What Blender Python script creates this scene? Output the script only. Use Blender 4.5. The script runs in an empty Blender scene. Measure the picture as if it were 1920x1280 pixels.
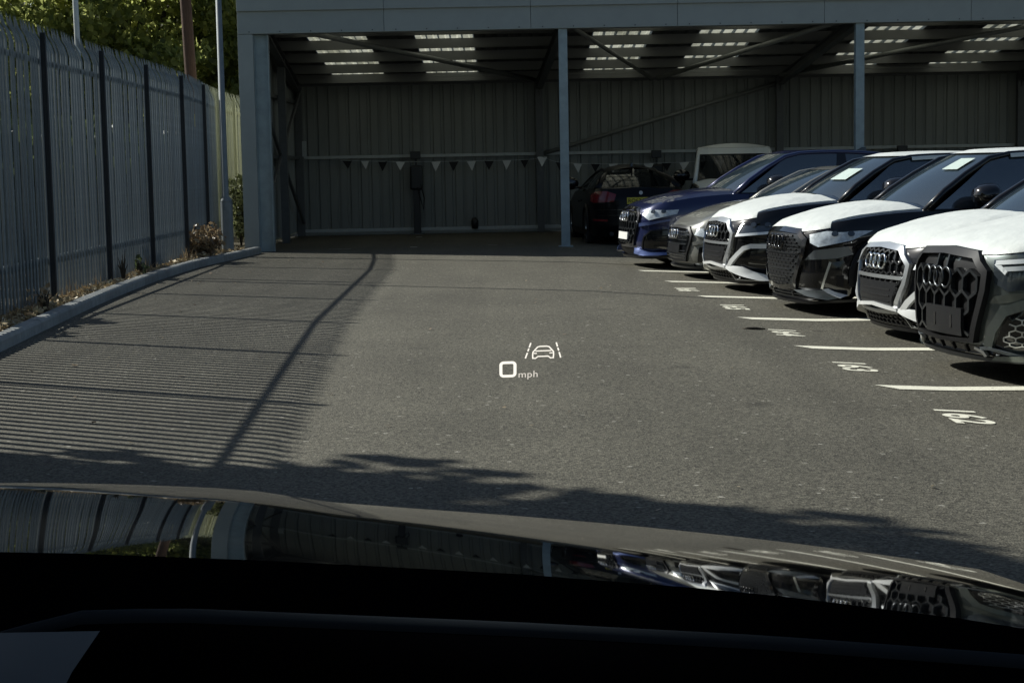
import bpy, bmesh, math, random
from mathutils import Vector, Matrix, geometry
R = random.Random(7)
sc = bpy.context.scene
COL = sc.collection
rad = math.radians

# ------------------------------------------------------------------ camera, sky, sun, exposure
cd = bpy.data.cameras.new('camera'); cam = bpy.data.objects.new('camera', cd); COL.objects.link(cam)
cd.sensor_width = 36.0; cd.lens = 60.0; cd.clip_start = 0.02; cd.clip_end = 3000
EYE = Vector((0, 0, 1.45))
pt = math.atan(327 / 3200.0); rl = 0.0186
fw = Vector((0, math.cos(pt), -math.sin(pt))); u0 = Vector((0, math.sin(pt), math.cos(pt))); r0 = Vector((1, 0, 0))
up = u0 * math.cos(rl) + r0 * math.sin(rl); rt = r0 * math.cos(rl) - u0 * math.sin(rl)
cam.matrix_world = Matrix(((rt.x, up.x, -fw.x, EYE.x), (rt.y, up.y, -fw.y, EYE.y), (rt.z, up.z, -fw.z, EYE.z), (0, 0, 0, 1)))
sc.camera = cam

SUN = Vector((-1.16, 0.71, 1.0)).normalized()          # towards the sun: beyond the fence, a little ahead
w = bpy.data.worlds.new('World'); sc.world = w; w.use_nodes = True
nt = w.node_tree
sky = nt.nodes.new('ShaderNodeTexSky'); sky.sky_type = 'NISHITA'; sky.sun_disc = False
sky.sun_elevation = math.asin(SUN.z); sky.sun_rotation = math.atan2(SUN.x, SUN.y)
sky.air_density = 1.0; sky.dust_density = 1.2; sky.ozone_density = 1.0
nt.links.new(sky.outputs[0], nt.nodes['Background'].inputs[0])
nt.nodes['Background'].inputs[1].default_value = 0.062
sl = bpy.data.lights.new('sun', 'SUN'); sl.energy = 5.0; sl.angle = rad(0.5); sl.color = (1.0, 0.965, 0.90)
so = bpy.data.objects.new('sun', sl); COL.objects.link(so)
so.rotation_euler = (-SUN).to_track_quat('-Z', 'Y').to_euler()
sc.view_settings.view_transform = 'Standard'; sc.view_settings.look = 'None'
sc.view_settings.gamma = 1.0; sc.view_settings.use_curve_mapping = False
sc.view_settings.exposure = 0.32
sc.render.engine = 'CYCLES'
sc.cycles.use_denoising = True
sc.cycles.max_bounces = 8; sc.cycles.transparent_max_bounces = 24; sc.cycles.sample_clamp_indirect = 6.0

# ------------------------------------------------------------------ materials
def mat(name, col, rough=0.6, metal=0.0, var=0.0, scale=8.0, bump=0.0, bscale=40.0, coat=0.0, spec=0.5, trans=None, alpha=None, emit=None, stretch=None, col2=None, objvar=0.0, ior=1.5, pos=(0.3, 0.72)):
    m = bpy.data.materials.new(name); m.use_nodes = True
    n = m.node_tree.nodes; L = m.node_tree.links
    b = n['Principled BSDF']
    b.inputs['Base Color'].default_value = (*col, 1); b.inputs['Roughness'].default_value = rough
    b.inputs['Metallic'].default_value = metal; b.inputs['IOR'].default_value = ior
    b.inputs['Specular IOR Level'].default_value = spec
    if coat: b.inputs['Coat Weight'].default_value = coat; b.inputs['Coat Roughness'].default_value = 0.03
    if alpha is not None: b.inputs['Alpha'].default_value = alpha
    if emit: b.inputs['Emission Color'].default_value = (*emit[0], 1); b.inputs['Emission Strength'].default_value = emit[1]
    tc = n.new('ShaderNodeTexCoord'); mp = n.new('ShaderNodeMapping'); L.new(tc.outputs['Object'], mp.inputs[0])
    if stretch: mp.inputs['Scale'].default_value = stretch
    src = None
    if var or col2:
        t = n.new('ShaderNodeTexNoise'); t.inputs['Scale'].default_value = scale; t.inputs['Detail'].default_value = 8; t.inputs['Roughness'].default_value = 0.65
        L.new(mp.outputs[0], t.inputs['Vector'])
        r = n.new('ShaderNodeValToRGB'); e = r.color_ramp.elements
        e[0].position, e[1].position = pos
        c2 = col2 if col2 else tuple(c * (1 + var) for c in col)
        c1 = col if col2 else tuple(c * (1 - var) for c in col)
        e[0].color = (*c1, 1); e[1].color = (*c2, 1)
        L.new(t.outputs['Fac'], r.inputs[0]); src = r.outputs[0]
    if objvar:
        oi = n.new('ShaderNodeObjectInfo'); hs = n.new('ShaderNodeHueSaturation')
        mr = n.new('ShaderNodeMapRange'); mr.inputs['To Min'].default_value = 1 - objvar; mr.inputs['To Max'].default_value = 1 + objvar
        L.new(oi.outputs['Random'], mr.inputs[0]); L.new(mr.outputs[0], hs.inputs['Value'])
        if src: L.new(src, hs.inputs['Color'])
        else: hs.inputs['Color'].default_value = (*col, 1)
        src = hs.outputs[0]
    if src: L.new(src, b.inputs['Base Color'])
    if bump:
        t2 = n.new('ShaderNodeTexNoise'); t2.inputs['Scale'].default_value = bscale; t2.inputs['Detail'].default_value = 5
        L.new(mp.outputs[0], t2.inputs['Vector'])
        bp = n.new('ShaderNodeBump'); bp.inputs['Strength'].default_value = 1.0; bp.inputs['Distance'].default_value = bump
        L.new(t2.outputs['Fac'], bp.inputs['Height']); L.new(bp.outputs[0], b.inputs['Normal'])
    return m

def asphalt_mat():
    m = bpy.data.materials.new('asphalt'); m.use_nodes = True
    n = m.node_tree.nodes; L = m.node_tree.links; b = n['Principled BSDF']
    tc = n.new('ShaderNodeTexCoord')
    fine = n.new('ShaderNodeTexVoronoi'); fine.inputs['Scale'].default_value = 95
    mid = n.new('ShaderNodeTexNoise'); mid.inputs['Scale'].default_value = 34; mid.inputs['Detail'].default_value = 6; mid.inputs['Roughness'].default_value = 0.75
    big = n.new('ShaderNodeTexNoise'); big.inputs['Scale'].default_value = 0.45; big.inputs['Detail'].default_value = 7; big.inputs['Roughness'].default_value = 0.6
    for t in (fine, mid, big): L.new(tc.outputs['Object'], t.inputs['Vector'])
    r1 = n.new('ShaderNodeValToRGB'); e = r1.color_ramp.elements
    e[0].position = 0.32; e[0].color = (0.068, 0.063, 0.0485, 1); e[1].position = 0.66; e[1].color = (0.135, 0.126, 0.098, 1)
    L.new(mid.outputs['Fac'], r1.inputs[0])
    sp = n.new('ShaderNodeSeparateColor'); L.new(fine.outputs['Color'], sp.inputs[0])
    st = n.new('ShaderNodeMapRange'); st.inputs['To Min'].default_value = 0.38; st.inputs['To Max'].default_value = 1.62
    L.new(sp.outputs[0], st.inputs[0])
    mx = n.new('ShaderNodeMix'); mx.data_type = 'RGBA'; mx.blend_type = 'MULTIPLY'; mx.inputs['Factor'].default_value = 1.0
    L.new(r1.outputs[0], mx.inputs['A']); L.new(st.outputs[0], mx.inputs['B'])
    lg = n.new('ShaderNodeMapRange'); lg.inputs['From Min'].default_value = 0.3; lg.inputs['From Max'].default_value = 0.7; lg.inputs['To Min'].default_value = 0.82; lg.inputs['To Max'].default_value = 1.12
    L.new(big.outputs['Fac'], lg.inputs[0])
    m2 = n.new('ShaderNodeMix'); m2.data_type = 'RGBA'; m2.blend_type = 'MULTIPLY'; m2.inputs['Factor'].default_value = 1.0
    L.new(mx.outputs['Result'], m2.inputs['A']); L.new(lg.outputs[0], m2.inputs['B'])
    # pale stone chips worn through, a few
    chip = n.new('ShaderNodeTexVoronoi'); chip.inputs['Scale'].default_value = 46; L.new(tc.outputs['Object'], chip.inputs['Vector'])
    s2 = n.new('ShaderNodeSeparateColor'); L.new(chip.outputs['Color'], s2.inputs[0])
    gt = n.new('ShaderNodeMath'); gt.operation = 'GREATER_THAN'; gt.inputs[1].default_value = 0.9965; L.new(s2.outputs[1], gt.inputs[0])
    m3 = n.new('ShaderNodeMix'); m3.data_type = 'RGBA'; L.new(gt.outputs[0], m3.inputs['Factor']); L.new(m2.outputs['Result'], m3.inputs['A']); m3.inputs['B'].default_value = (0.30, 0.285, 0.24, 1)
    # tyre-worn lanes along the aisle, and a few dark drips
    mp = n.new('ShaderNodeMapping'); mp.inputs['Scale'].default_value = (1.5, 0.10, 1); mp.inputs['Rotation'].default_value = (0, 0, 0.05); L.new(tc.outputs['Object'], mp.inputs[0])
    tr = n.new('ShaderNodeTexNoise'); tr.inputs['Scale'].default_value = 1.0; tr.inputs['Detail'].default_value = 3; tr.inputs['Distortion'].default_value = 0.6; L.new(mp.outputs[0], tr.inputs['Vector'])
    tm_ = n.new('ShaderNodeMapRange'); tm_.inputs['From Min'].default_value = 0.35; tm_.inputs['From Max'].default_value = 0.65; tm_.inputs['To Min'].default_value = 0.90; tm_.inputs['To Max'].default_value = 1.07; L.new(tr.outputs['Fac'], tm_.inputs[0])
    dp = n.new('ShaderNodeTexVoronoi'); dp.inputs['Scale'].default_value = 0.9; dp.inputs['Randomness'].default_value = 1.0; L.new(tc.outputs['Object'], dp.inputs['Vector'])
    dm = n.new('ShaderNodeMapRange'); dm.inputs['From Min'].default_value = 0.03; dm.inputs['From Max'].default_value = 0.11; dm.inputs['To Min'].default_value = 0.64; dm.inputs['To Max'].default_value = 1.0; L.new(dp.outputs['Distance'], dm.inputs[0])
    mm = n.new('ShaderNodeMath'); mm.operation = 'MULTIPLY'; L.new(tm_.outputs[0], mm.inputs[0]); L.new(dm.outputs[0], mm.inputs[1])
    m4 = n.new('ShaderNodeMix'); m4.data_type = 'RGBA'; m4.blend_type = 'MULTIPLY'; m4.inputs['Factor'].default_value = 1.0
    L.new(m3.outputs['Result'], m4.inputs['A']); L.new(mm.outputs[0], m4.inputs['B'])
    L.new(m4.outputs['Result'], b.inputs['Base Color'])
    b.inputs['Roughness'].default_value = 0.8; b.inputs['Specular IOR Level'].default_value = 0.22
    bp = n.new('ShaderNodeBump'); bp.inputs['Distance'].default_value = 0.006; bp.inputs['Strength'].default_value = 0.7
    L.new(fine.outputs['Distance'], bp.inputs['Height']); L.new(bp.outputs[0], b.inputs['Normal'])
    return m

def leaf_mat(name, c1, c2, tr=0.3):
    m = bpy.data.materials.new(name); m.use_nodes = True
    n = m.node_tree.nodes; L = m.node_tree.links; b = n['Principled BSDF']; out = n['Material Output']
    g = n.new('ShaderNodeNewGeometry'); r = n.new('ShaderNodeValToRGB')
    r.color_ramp.elements[0].color = (*c1, 1); r.color_ramp.elements[1].color = (*c2, 1)
    L.new(g.outputs['Random Per Island'], r.inputs[0]); L.new(r.outputs[0], b.inputs['Base Color'])
    b.inputs['Roughness'].default_value = 0.42
    hs = n.new('ShaderNodeHueSaturation'); hs.inputs['Value'].default_value = 1.8; L.new(r.outputs[0], hs.inputs['Color'])
    tl = n.new('ShaderNodeBsdfTranslucent'); L.new(hs.outputs[0], tl.inputs[0])
    ms = n.new('ShaderNodeMixShader'); ms.inputs[0].default_value = tr
    L.new(b.outputs[0], ms.inputs[1]); L.new(tl.outputs[0], ms.inputs[2]); L.new(ms.outputs[0], out.inputs[0])
    return m

def skylight_mat():
    m = bpy.data.materials.new('translucent_sheet'); m.use_nodes = True
    n = m.node_tree.nodes; L = m.node_tree.links; out = n['Material Output']; b = n['Principled BSDF']
    b.inputs['Base Color'].default_value = (0.6, 0.6, 0.52, 1); b.inputs['Roughness'].default_value = 0.5
    tl = n.new('ShaderNodeBsdfTranslucent'); tc = n.new('ShaderNodeTexCoord'); nz = n.new('ShaderNodeTexNoise'); nz.inputs['Scale'].default_value = 1.6; nz.inputs['Detail'].default_value = 6
    L.new(tc.outputs['Object'], nz.inputs['Vector']); rp = n.new('ShaderNodeValToRGB'); rp.color_ramp.elements[0].position = .36; rp.color_ramp.elements[1].position = .62
    rp.color_ramp.elements[0].color = (0.20, 0.20, 0.155, 1); rp.color_ramp.elements[1].color = (0.44, 0.44, 0.37, 1); L.new(nz.outputs['Fac'], rp.inputs[0]); L.new(rp.outputs[0], tl.inputs[0])
    ms = n.new('ShaderNodeMixShader'); ms.inputs[0].default_value = 0.75
    L.new(b.outputs[0], ms.inputs[1]); L.new(tl.outputs[0], ms.inputs[2]); L.new(ms.outputs[0], out.inputs[0])
    return m

def windscreen_mat():
    m = bpy.data.materials.new('windscreen_glass'); m.use_nodes = True
    n = m.node_tree.nodes; L = m.node_tree.links; out = n['Material Output']
    n.remove(n['Principled BSDF'])
    t = n.new('ShaderNodeBsdfTransparent'); t.inputs[0].default_value = (0.915, 0.945, 0.94, 1)
    L.new(t.outputs[0], out.inputs[0])
    return m

M = dict(
    asphalt=asphalt_mat(),
    line=mat('road_paint', (0.30, 0.28, 0.22), 0.7, col2=(0.79, 0.765, 0.63), scale=26, pos=(0.30, 0.42), bump=0.002, bscale=60),
    old_paint=mat('worn_paint', (0.42, 0.42, 0.38), 0.8, var=0.4, scale=30),
    kerb=mat('kerb_concrete', (0.27, 0.28, 0.27), 0.85, var=0.22, scale=6, bump=0.003, bscale=50, objvar=0.12),
    mulch=mat('mulch', (0.12, 0.10, 0.065), 0.95, var=0.5, scale=18, bump=0.03, bscale=30),
    grass=mat('grass_ground', (0.05, 0.06, 0.03), 0.95, var=0.4, scale=3),
    fence=mat('galvanised_fence', (0.205, 0.235, 0.25), 0.55, 0.2, var=0.14, scale=14, objvar=0.10),
    fence_post=mat('shaded_post_steel', (0.022, 0.027, 0.034), 0.6, 0.1, var=0.1, scale=10),  # post colour darkened to carry the shade in the steel's recesses
    olive=mat('sunlit_fence_tone', (0.44, 0.45, 0.33), 0.65, 0.0, var=0.08, scale=12, objvar=0.05),  # khaki fence steel made paler to stand for sunlight on it
    cladding=mat('grey_cladding', (0.335, 0.362, 0.348), 0.5, 0.1, var=0.05, scale=3, objvar=0.03),
    column=mat('blue_grey_steel', (0.30, 0.365, 0.385), 0.45, 0.25, var=0.16, scale=5),
    wall=mat('olive_grey_sheet', (0.21, 0.222, 0.212), 0.6, 0.0, var=0.1, scale=2.5, objvar=0.06, stretch=(1, 1, 0.2)),
    steel=mat('painted_steel', (0.10, 0.105, 0.108), 0.5, 0.2, var=0.15, scale=8),
    purlin=mat('purlin_steel', (0.18, 0.185, 0.18), 0.6, 0.1), galv=mat('galvanised_steel', (0.22, 0.23, 0.22), 0.5, 0.3, var=0.12, scale=10),
    rail=mat('pale_rail', (0.40, 0.43, 0.43), 0.5, 0.1, var=0.1, scale=8),
    roof=mat('roof_sheet_steel', (0.085, 0.09, 0.09), 0.6, 0.1, var=0.1, scale=3),
    skylight=skylight_mat(),
    lamp=mat('lamp_column_steel', (0.20, 0.225, 0.235), 0.65, 0.1, var=0.12, scale=8),
    pole_white=mat('white_pole', (0.55, 0.57, 0.56), 0.5, 0.1),
    wood=mat('weathered_wood', (0.10, 0.055, 0.036), 0.9, var=0.35, scale=10, stretch=(4, 4, 0.4), bump=0.01, bscale=20),
    bark=mat('bark', (0.05, 0.042, 0.03), 0.95, var=0.4, scale=8, bump=0.02, bscale=14),
    leaf=leaf_mat('leaf_green', (0.09, 0.115, 0.035), (0.34, 0.35, 0.12), 0.75),
    leaf_dark=leaf_mat('leaf_dark', (0.02, 0.03, 0.014), (0.08, 0.10, 0.04), 0.35),
    shrub=leaf_mat('shrub_leaf', (0.06, 0.07, 0.025), (0.28, 0.30, 0.14), 0.2),
    dry=leaf_mat('dry_leaf', (0.14, 0.09, 0.05), (0.36, 0.28, 0.17), 0.2),
    chip=leaf_mat('mulch_chip', (0.16, 0.11, 0.055), (0.62, 0.50, 0.30), 0.1),
    black=mat('black_plastic', (0.006, 0.006, 0.007), 0.5, spec=0.25),
    gloss_black=mat('gloss_black_trim', (0.006, 0.006, 0.007), 0.12, coat=0.5),
    rubber=mat('tyre_rubber', (0.016, 0.016, 0.016), 0.85, var=0.2, scale=20),
    dkgrey=mat('dark_grey_plastic', (0.010, 0.0105, 0.012), 0.35, spec=0.35),
    silver=mat('satin_silver', (0.62, 0.64, 0.65), 0.28, 0.85),
    chrome=mat('chrome', (0.85, 0.87, 0.88), 0.08, 1.0),
    gunmetal=mat('gunmetal_trim', (0.06, 0.065, 0.07), 0.3, 0.8),
    rim=mat('alloy_rim', (0.45, 0.46, 0.47), 0.3, 0.9),
    white_trim=mat('white_trim', (0.74, 0.75, 0.74), 0.35, 0.0, coat=0.3),
    film=mat('white_protective_film', (0.66, 0.685, 0.655), 0.42, var=0.06, scale=3.5, bump=0.03, bscale=3.2, spec=0.4),
    paint_black=mat('black_paint', (0.005, 0.005, 0.006), 0.3, coat=1.0, spec=0.1),
    paint_blue=mat('navy_paint', (0.008, 0.015, 0.075), 0.3, 0.3, coat=1.0),
    paint_grey=mat('warm_grey_paint', (0.23, 0.23, 0.205), 0.35, 0.4, coat=1.0),
    paint_teal=mat('grey_green_paint', (0.115, 0.135, 0.13), 0.33, 0.7, coat=1.0),
    blue_trim=mat('pale_blue_trim', (0.10, 0.14, 0.32), 0.25, 0.5, coat=0.5),
    glass=mat('dark_glass', (0.022, 0.034, 0.044), 0.04, 0.0, spec=0.6, ior=2.3),
    glass_thin=mat('tinted_glass', (0.01, 0.012, 0.012), 0.04, alpha=0.55),
    lens=mat('headlamp_lens', (0.60, 0.65, 0.67), 0.18, 0.2, var=0.45, scale=16, coat=1.0),
    drl=mat('headlamp_reflector', (0.86, 0.89, 0.90), 0.2, 0.1, coat=1.0), satin=mat('satin_grey_trim', (0.15, 0.17, 0.185), 0.4, 0.2),
    lens_dark=mat('smoked_lens', (0.07, 0.085, 0.10), 0.1, 0.5, coat=1.0),
    tail=mat('red_lens', (0.17, 0.006, 0.012), 0.2, coat=0.6), paint_saloon=mat('saloon_black', (0.004, 0.004, 0.005), 0.35, coat=0.25, spec=0.1),
    plate_y=mat('yellow_plate', (0.62, 0.50, 0.04), 0.5),
    plate_w=mat('white_plate', (0.78, 0.78, 0.74), 0.5),
    paper=mat('paper', (0.46, 0.55, 0.51), 0.7, var=0.12, scale=40),
    bunt_w=mat('white_bunting', (0.66, 0.67, 0.66), 0.8), bunt_b=mat('black_bunting', (0.012, 0.012, 0.014), 0.8),
    charger=mat('charger_black', (0.010, 0.011, 0.014), 0.4),
    bonnet=mat('charcoal_metallic', (0.010, 0.0105, 0.0105), 0.02, 0.0, spec=0.5, ior=1.52),
    dash=mat('dash_plastic', (0.0009, 0.001, 0.0013), 0.7, spec=0.0), dash_highlight=mat('dash_highlight', (0.020, 0.024, 0.028), 0.8, spec=0.0),  # second, lighter tone paints the light on the hood's edge
    dash_grey=mat('dash_grey_plastic', (0.065, 0.078, 0.088), 0.7, spec=0.05),
    trim_in=mat('cabin_lining', (0.03, 0.03, 0.03), 0.9),
    wscreen=windscreen_mat(),
    hud=mat('display_light', (0.0, 0.0, 0.0), 0.9, spec=0.0, emit=((1.0, 0.95, 0.84), 0.9)),
    hud_dim=mat('display_light_dim', (0.0, 0.0, 0.0), 0.9, spec=0.0, emit=((1.0, 0.93, 0.82), 0.62)),
)

# ------------------------------------------------------------------ mesh helpers
class MB:
    def __init__(s): s.v = []; s.f = []
    def add(s, vs, fs):
        o = len(s.v); s.v += [tuple(v) for v in vs]; s.f += [tuple(i + o for i in f) for f in fs]; return s
    def box(s, x0, x1, y0, y1, z0, z1, T=None):
        vs = [Vector(p) for p in ((x0, y0, z0), (x1, y0, z0), (x1, y1, z0), (x0, y1, z0), (x0, y0, z1), (x1, y0, z1), (x1, y1, z1), (x0, y1, z1))]
        if T: vs = [T @ v for v in vs]
        return s.add(vs, [(0, 3, 2, 1), (4, 5, 6, 7), (0, 1, 5, 4), (1, 2, 6, 5), (2, 3, 7, 6), (3, 0, 4, 7)])
    def tube(s, path, r, n=8, caps=True):
        path = [Vector(p) for p in path]; rs = r if isinstance(r, (list, tuple)) else [r] * len(path)
        rings = []; ref = None
        for i, p in enumerate(path):
            t = (path[min(i + 1, len(path) - 1)] - path[max(i - 1, 0)]).normalized()
            if ref is None: ref = Vector((0, 0, 1)) if abs(t.z) < 0.9 else Vector((1, 0, 0))
            a = t.cross(ref).normalized(); b = a.cross(t).normalized(); ref = b
            rings.append([p + (a * math.cos(2 * math.pi * k / n) + b * math.sin(2 * math.pi * k / n)) * rs[i] for k in range(n)])
        o = []
        for i in range(len(rings) - 1):
            for k in range(n): o.append((i * n + k, i * n + (k + 1) % n, (i + 1) * n + (k + 1) % n, (i + 1) * n + k))
        if caps: o += [tuple(range(n))[::-1], tuple((len(rings) - 1) * n + k for k in range(n))]
        return s.add([v for g in rings for v in g], o)
    def grid(s, rows):
        m = len(rows[0]); fs = []
        for i in range(len(rows) - 1):
            for k in range(m - 1): fs.append((i * m + k, i * m + k + 1, (i + 1) * m + k + 1, (i + 1) * m + k))
        return s.add([p for r in rows for p in r], fs)
    def prism(s, poly, d, T=None):      # poly: list of 3-D points, extruded by d
        n = len(poly); d = Vector(d); vs = [Vector(p) for p in poly]; vs += [p + d for p in vs]
        if T: vs = [T @ v for v in vs]
        return s.add(vs, [tuple(range(n))[::-1], tuple(range(n, 2 * n))] + [(i, (i + 1) % n, n + (i + 1) % n, n + i) for i in range(n)])
    def lathe(s, prof, n=24, axis='y'):
        rows = []
        for k in range(n + 1):
            a = 2 * math.pi * k / n
            rows.append([Vector((r * math.cos(a), h, r * math.sin(a))) for r, h in prof])
        return s.grid(rows)
    def mesh(s, name, m, smooth=False, recalc=True):
        me = bpy.data.meshes.new(name); me.from_pydata(s.v, [], s.f); me.materials.append(m)
        if recalc:
            bm = bmesh.new(); bm.from_mesh(me); bmesh.ops.recalc_face_normals(bm, faces=bm.faces); bm.to_mesh(me); bm.free()
        if smooth:
            for p in me.polygons: p.use_smooth = True
        return me
    def build(s, name, m, parent=None, smooth=False, bevel=0.0, recalc=True, loc=None):
        o = bpy.data.objects.new(name, s.mesh(name, m, smooth, recalc)); COL.objects.link(o)
        if parent: o.parent = parent
        if loc: o.location = loc
        if bevel:
            b = o.modifiers.new('bevel', 'BEVEL'); b.width = bevel; b.segments = 2; b.limit_method = 'ANGLE'
        return o

def link_mesh(name, me, parent=None, loc=(0, 0, 0), rot=(0, 0, 0), scale=(1, 1, 1)):
    o = bpy.data.objects.new(name, me); COL.objects.link(o); o.parent = parent
    o.location = loc; o.rotation_euler = rot; o.scale = scale; return o
def tag(o, label, cat, group=None):
    o['label'] = label; o['category'] = cat
    if group: o['group'] = group
    return o
def thing(name, label, cat, loc=(0, 0, 0), rot=(0, 0, 0), group=None):
    o = bpy.data.objects.new(name, None); COL.objects.link(o); o.location = loc; o.rotation_euler = rot; o.empty_display_size = 0.2
    return tag(o, label, cat, group)
def struct(o): o['kind'] = 'structure'; return o
def text_mb(txt, size, spacing=1.0, extrude=0.0, offset=0.0):
    cu = bpy.data.curves.new('t', 'FONT'); cu.body = txt; cu.size = size; cu.align_x = 'CENTER'; cu.align_y = 'CENTER'; cu.space_character = spacing; cu.extrude = extrude; cu.resolution_u = 4; cu.offset = offset
    o = bpy.data.objects.new('t', cu); COL.objects.link(o)
    dg = bpy.context.evaluated_depsgraph_get(); dg.update()
    me = bpy.data.meshes.new_from_object(o.evaluated_get(dg))
    mb = MB(); mb.v = [tuple(v.co) for v in me.vertices]; mb.f = [tuple(p.vertices) for p in me.polygons]
    bpy.data.objects.remove(o); bpy.data.curves.remove(cu); bpy.data.meshes.remove(me)
    return mb
def lerp(a, b, t): return a + (b - a) * t
def sm(a, b, x):
    t = min(1, max(0, (x - a) / (b - a))); return t * t * (3 - 2 * t)
def interp(tab, x):
    if x <= tab[0][0]: return tab[0][1]
    for (x0, y0), (x1, y1) in zip(tab, tab[1:]):
        if x <= x1: return y0 + (y1 - y0) * (x - x0) / (x1 - x0)
    return tab[-1][1]
def catmull(pts, n=12):
    pts = [Vector(p) for p in pts]; P = [pts[0] * 2 - pts[1]] + pts + [pts[-1] * 2 - pts[-2]]; out = []
    for i in range(1, len(P) - 2):
        for k in range(n):
            t = k / n; a, b, c, d = P[i - 1], P[i], P[i + 1], P[i + 2]
            out.append(0.5 * ((2 * b) + (c - a) * t + (2 * a - 5 * b + 4 * c - d) * t * t + (3 * b - a - 3 * c + d) * t ** 3))
    return out + [pts[-1]]
def gz(x, y=25.0):                          # the car park falls gently towards the parked cars, most at the near end of the row
    return -0.034 * min(max(x - 0.9, 0), 2.1) - 0.08 * min(max((x - 1.7) / 2.3, 0), 1) * (1 - sm(15.5, 19.5, y))

# ------------------------------------------------------------------ ground
xs = [-300, -60, -20, -6, -3, 0, 0.9, 1.3] + [1.7, 2.4, 3.0, 3.5, 4.0] + [6, 12, 30, 80, 300]; ys = [-200, -60, -20, 0, 10, 15] + [15.5 + .4 * i for i in range(11)] + [20, 31, 45, 80, 160, 400]
g = MB().grid([[(x, y, gz(x, y)) for y in ys] for x in xs])
struct(g.build('asphalt_ground', M['asphalt'], smooth=True))
# planting strip and rough ground beyond the fence
KERB = [(-3.55, 4.0), (-3.85, 8.6), (-4.25, 14.1), (-4.43, 16.42), (-4.65, 19.56), (-4.80, 23.3), (-4.78, 26.4), (-4.60, 28.3), (-4.44, 30.45)]
kc = catmull([(x, y, 0) for x, y in KERB], 10)
rows = [[(-11.5, p.y, 0.05), (-6.0, p.y, 0.075), (-5.3, p.y, 0.085), (p.x - 0.10, p.y, 0.085)] for p in kc]
rows += [[(-11.5, 32, 0.05), (-6.0, 32, 0.075), (-5.3, 32, 0.08), (-4.85, 32, 0.08)], [(-11.5, 60, 0.05), (-6.0, 60, 0.07), (-5.3, 60, 0.07), (-5.25, 60, 0.07)]]
struct(MB().grid(rows).build('planting_strip', M['mulch']))
struct(MB().grid([[(-300, y, 0.03), (-60, y, 0.04), (-11.5, y, 0.05)] for y in (-200, 4, 60, 400)]).build('grass_ground', M['grass']))
# kerb stones
kerb = bpy.data.objects.new('kerb', None); COL.objects.link(kerb); struct(kerb); kerb['label'] = 'grey concrete kerb curving along the foot of the fence'
acc = [0.0]
for a, b in zip(kc, kc[1:]): acc.append(acc[-1] + (b - a).length)
def along(s):
    for i in range(len(kc) - 1):
        if s <= acc[i + 1] or i == len(kc) - 2:
            return kc[i].lerp(kc[i + 1], (s - acc[i]) / (acc[i + 1] - acc[i]))
s0 = 0.0
while s0 < acc[-1] - 0.2:
    s1 = min(s0 + 0.915, acc[-1]); a = along(s0 + 0.004); b = along(s1 - 0.004); t = (b - a).normalized(); n = Vector((-t.y, t.x, 0))
    prof = [(0, -0.1), (0.0, 0.085), (0.012, 0.108 + R.uniform(-.003, .003)), (0.028, 0.116 + R.uniform(-.003, .003)), (0.125, 0.116), (0.125, -0.1)]
    mb = MB(); mb.prism([a + n * d + Vector((0, 0, z)) for d, z in prof], b - a); mb.build('kerb_stone', M['kerb'], kerb)
    s0 = s1
# bay lines and numbers (painted on the falling part of the tarmac)
def decal(mb, o, ex, ey):                  # flat mesh in its own xy -> world xy, laid 4 mm above the ground
    vs = []
    for x, y, z in mb.v:
        p = Vector((o[0], o[1])) + Vector(ex) * x + Vector(ey) * y
        vs.append((p.x, p.y, gz(p.x, p.y) + 0.005))
    mb.v = vs; return mb
BAYL = [((1.77, 23.84), 'cream bay line farthest from us, under the nose of the warm grey hatchback'), ((1.945, 21.65), 'cream bay line running under the warm grey hatchback and white nosed small suv'), ((2.093, 19.17), 'cream bay line beside the closed grille suv on its far side'), ((2.224, 16.57), 'cream bay line between the closed grille suv and the chrome ringed suv'), ((2.351, 13.99), 'cream bay line on the far side of the large grey green suv'), ((2.488, 11.47), 'longest cream bay line, nearest to us below the large grey green suv')]
for (p, where) in BAYL:
    m_ = .18 if p[1] < 17 else -.10; ex = Vector((1, m_)).normalized(); ey = Vector((-ex.y, ex.x)); mb = MB(); n = 40
    rows = [[((0.0 if k == 0 else 0.10) * (1 if i == 0 else 0) + i * 4.7 / n * 1.0, 0.10 - 0.20 * k, 0) for k in (0, 1)] for i in range(n + 1)]
    mb.grid(rows); decal(mb, p, ex, ey)
    o = mb.build('bay_line', M['line'], recalc=False); tag(o, where, 'bay line', 'painted bay lines under the parked cars')
for txt, x, y, where in (('162', 2.700, 10.18, 'bay number 162 painted nearest to us on empty tarmac'), ('163', 2.549, 12.69, 'bay number 163 in front of the large grey green suv'), ('164', 2.451, 15.27, 'bay number 164 beside the dark twig'), ('165', 2.328, 17.84, 'bay number 165 in front of the closed grille suv'), ('166', 2.079, 20.26, 'bay number 166 in front of the white bladed small suv, farthest of all')):
    mb = text_mb(txt, 0.40, 1.10, offset=0.011)
    decal(mb, (x, y), (0.0, -1.0), (0.86, 0.0))
    o = mb.build('bay_number', M['line'], recalc=False); tag(o, where, 'number', 'painted bay numbers')
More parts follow.
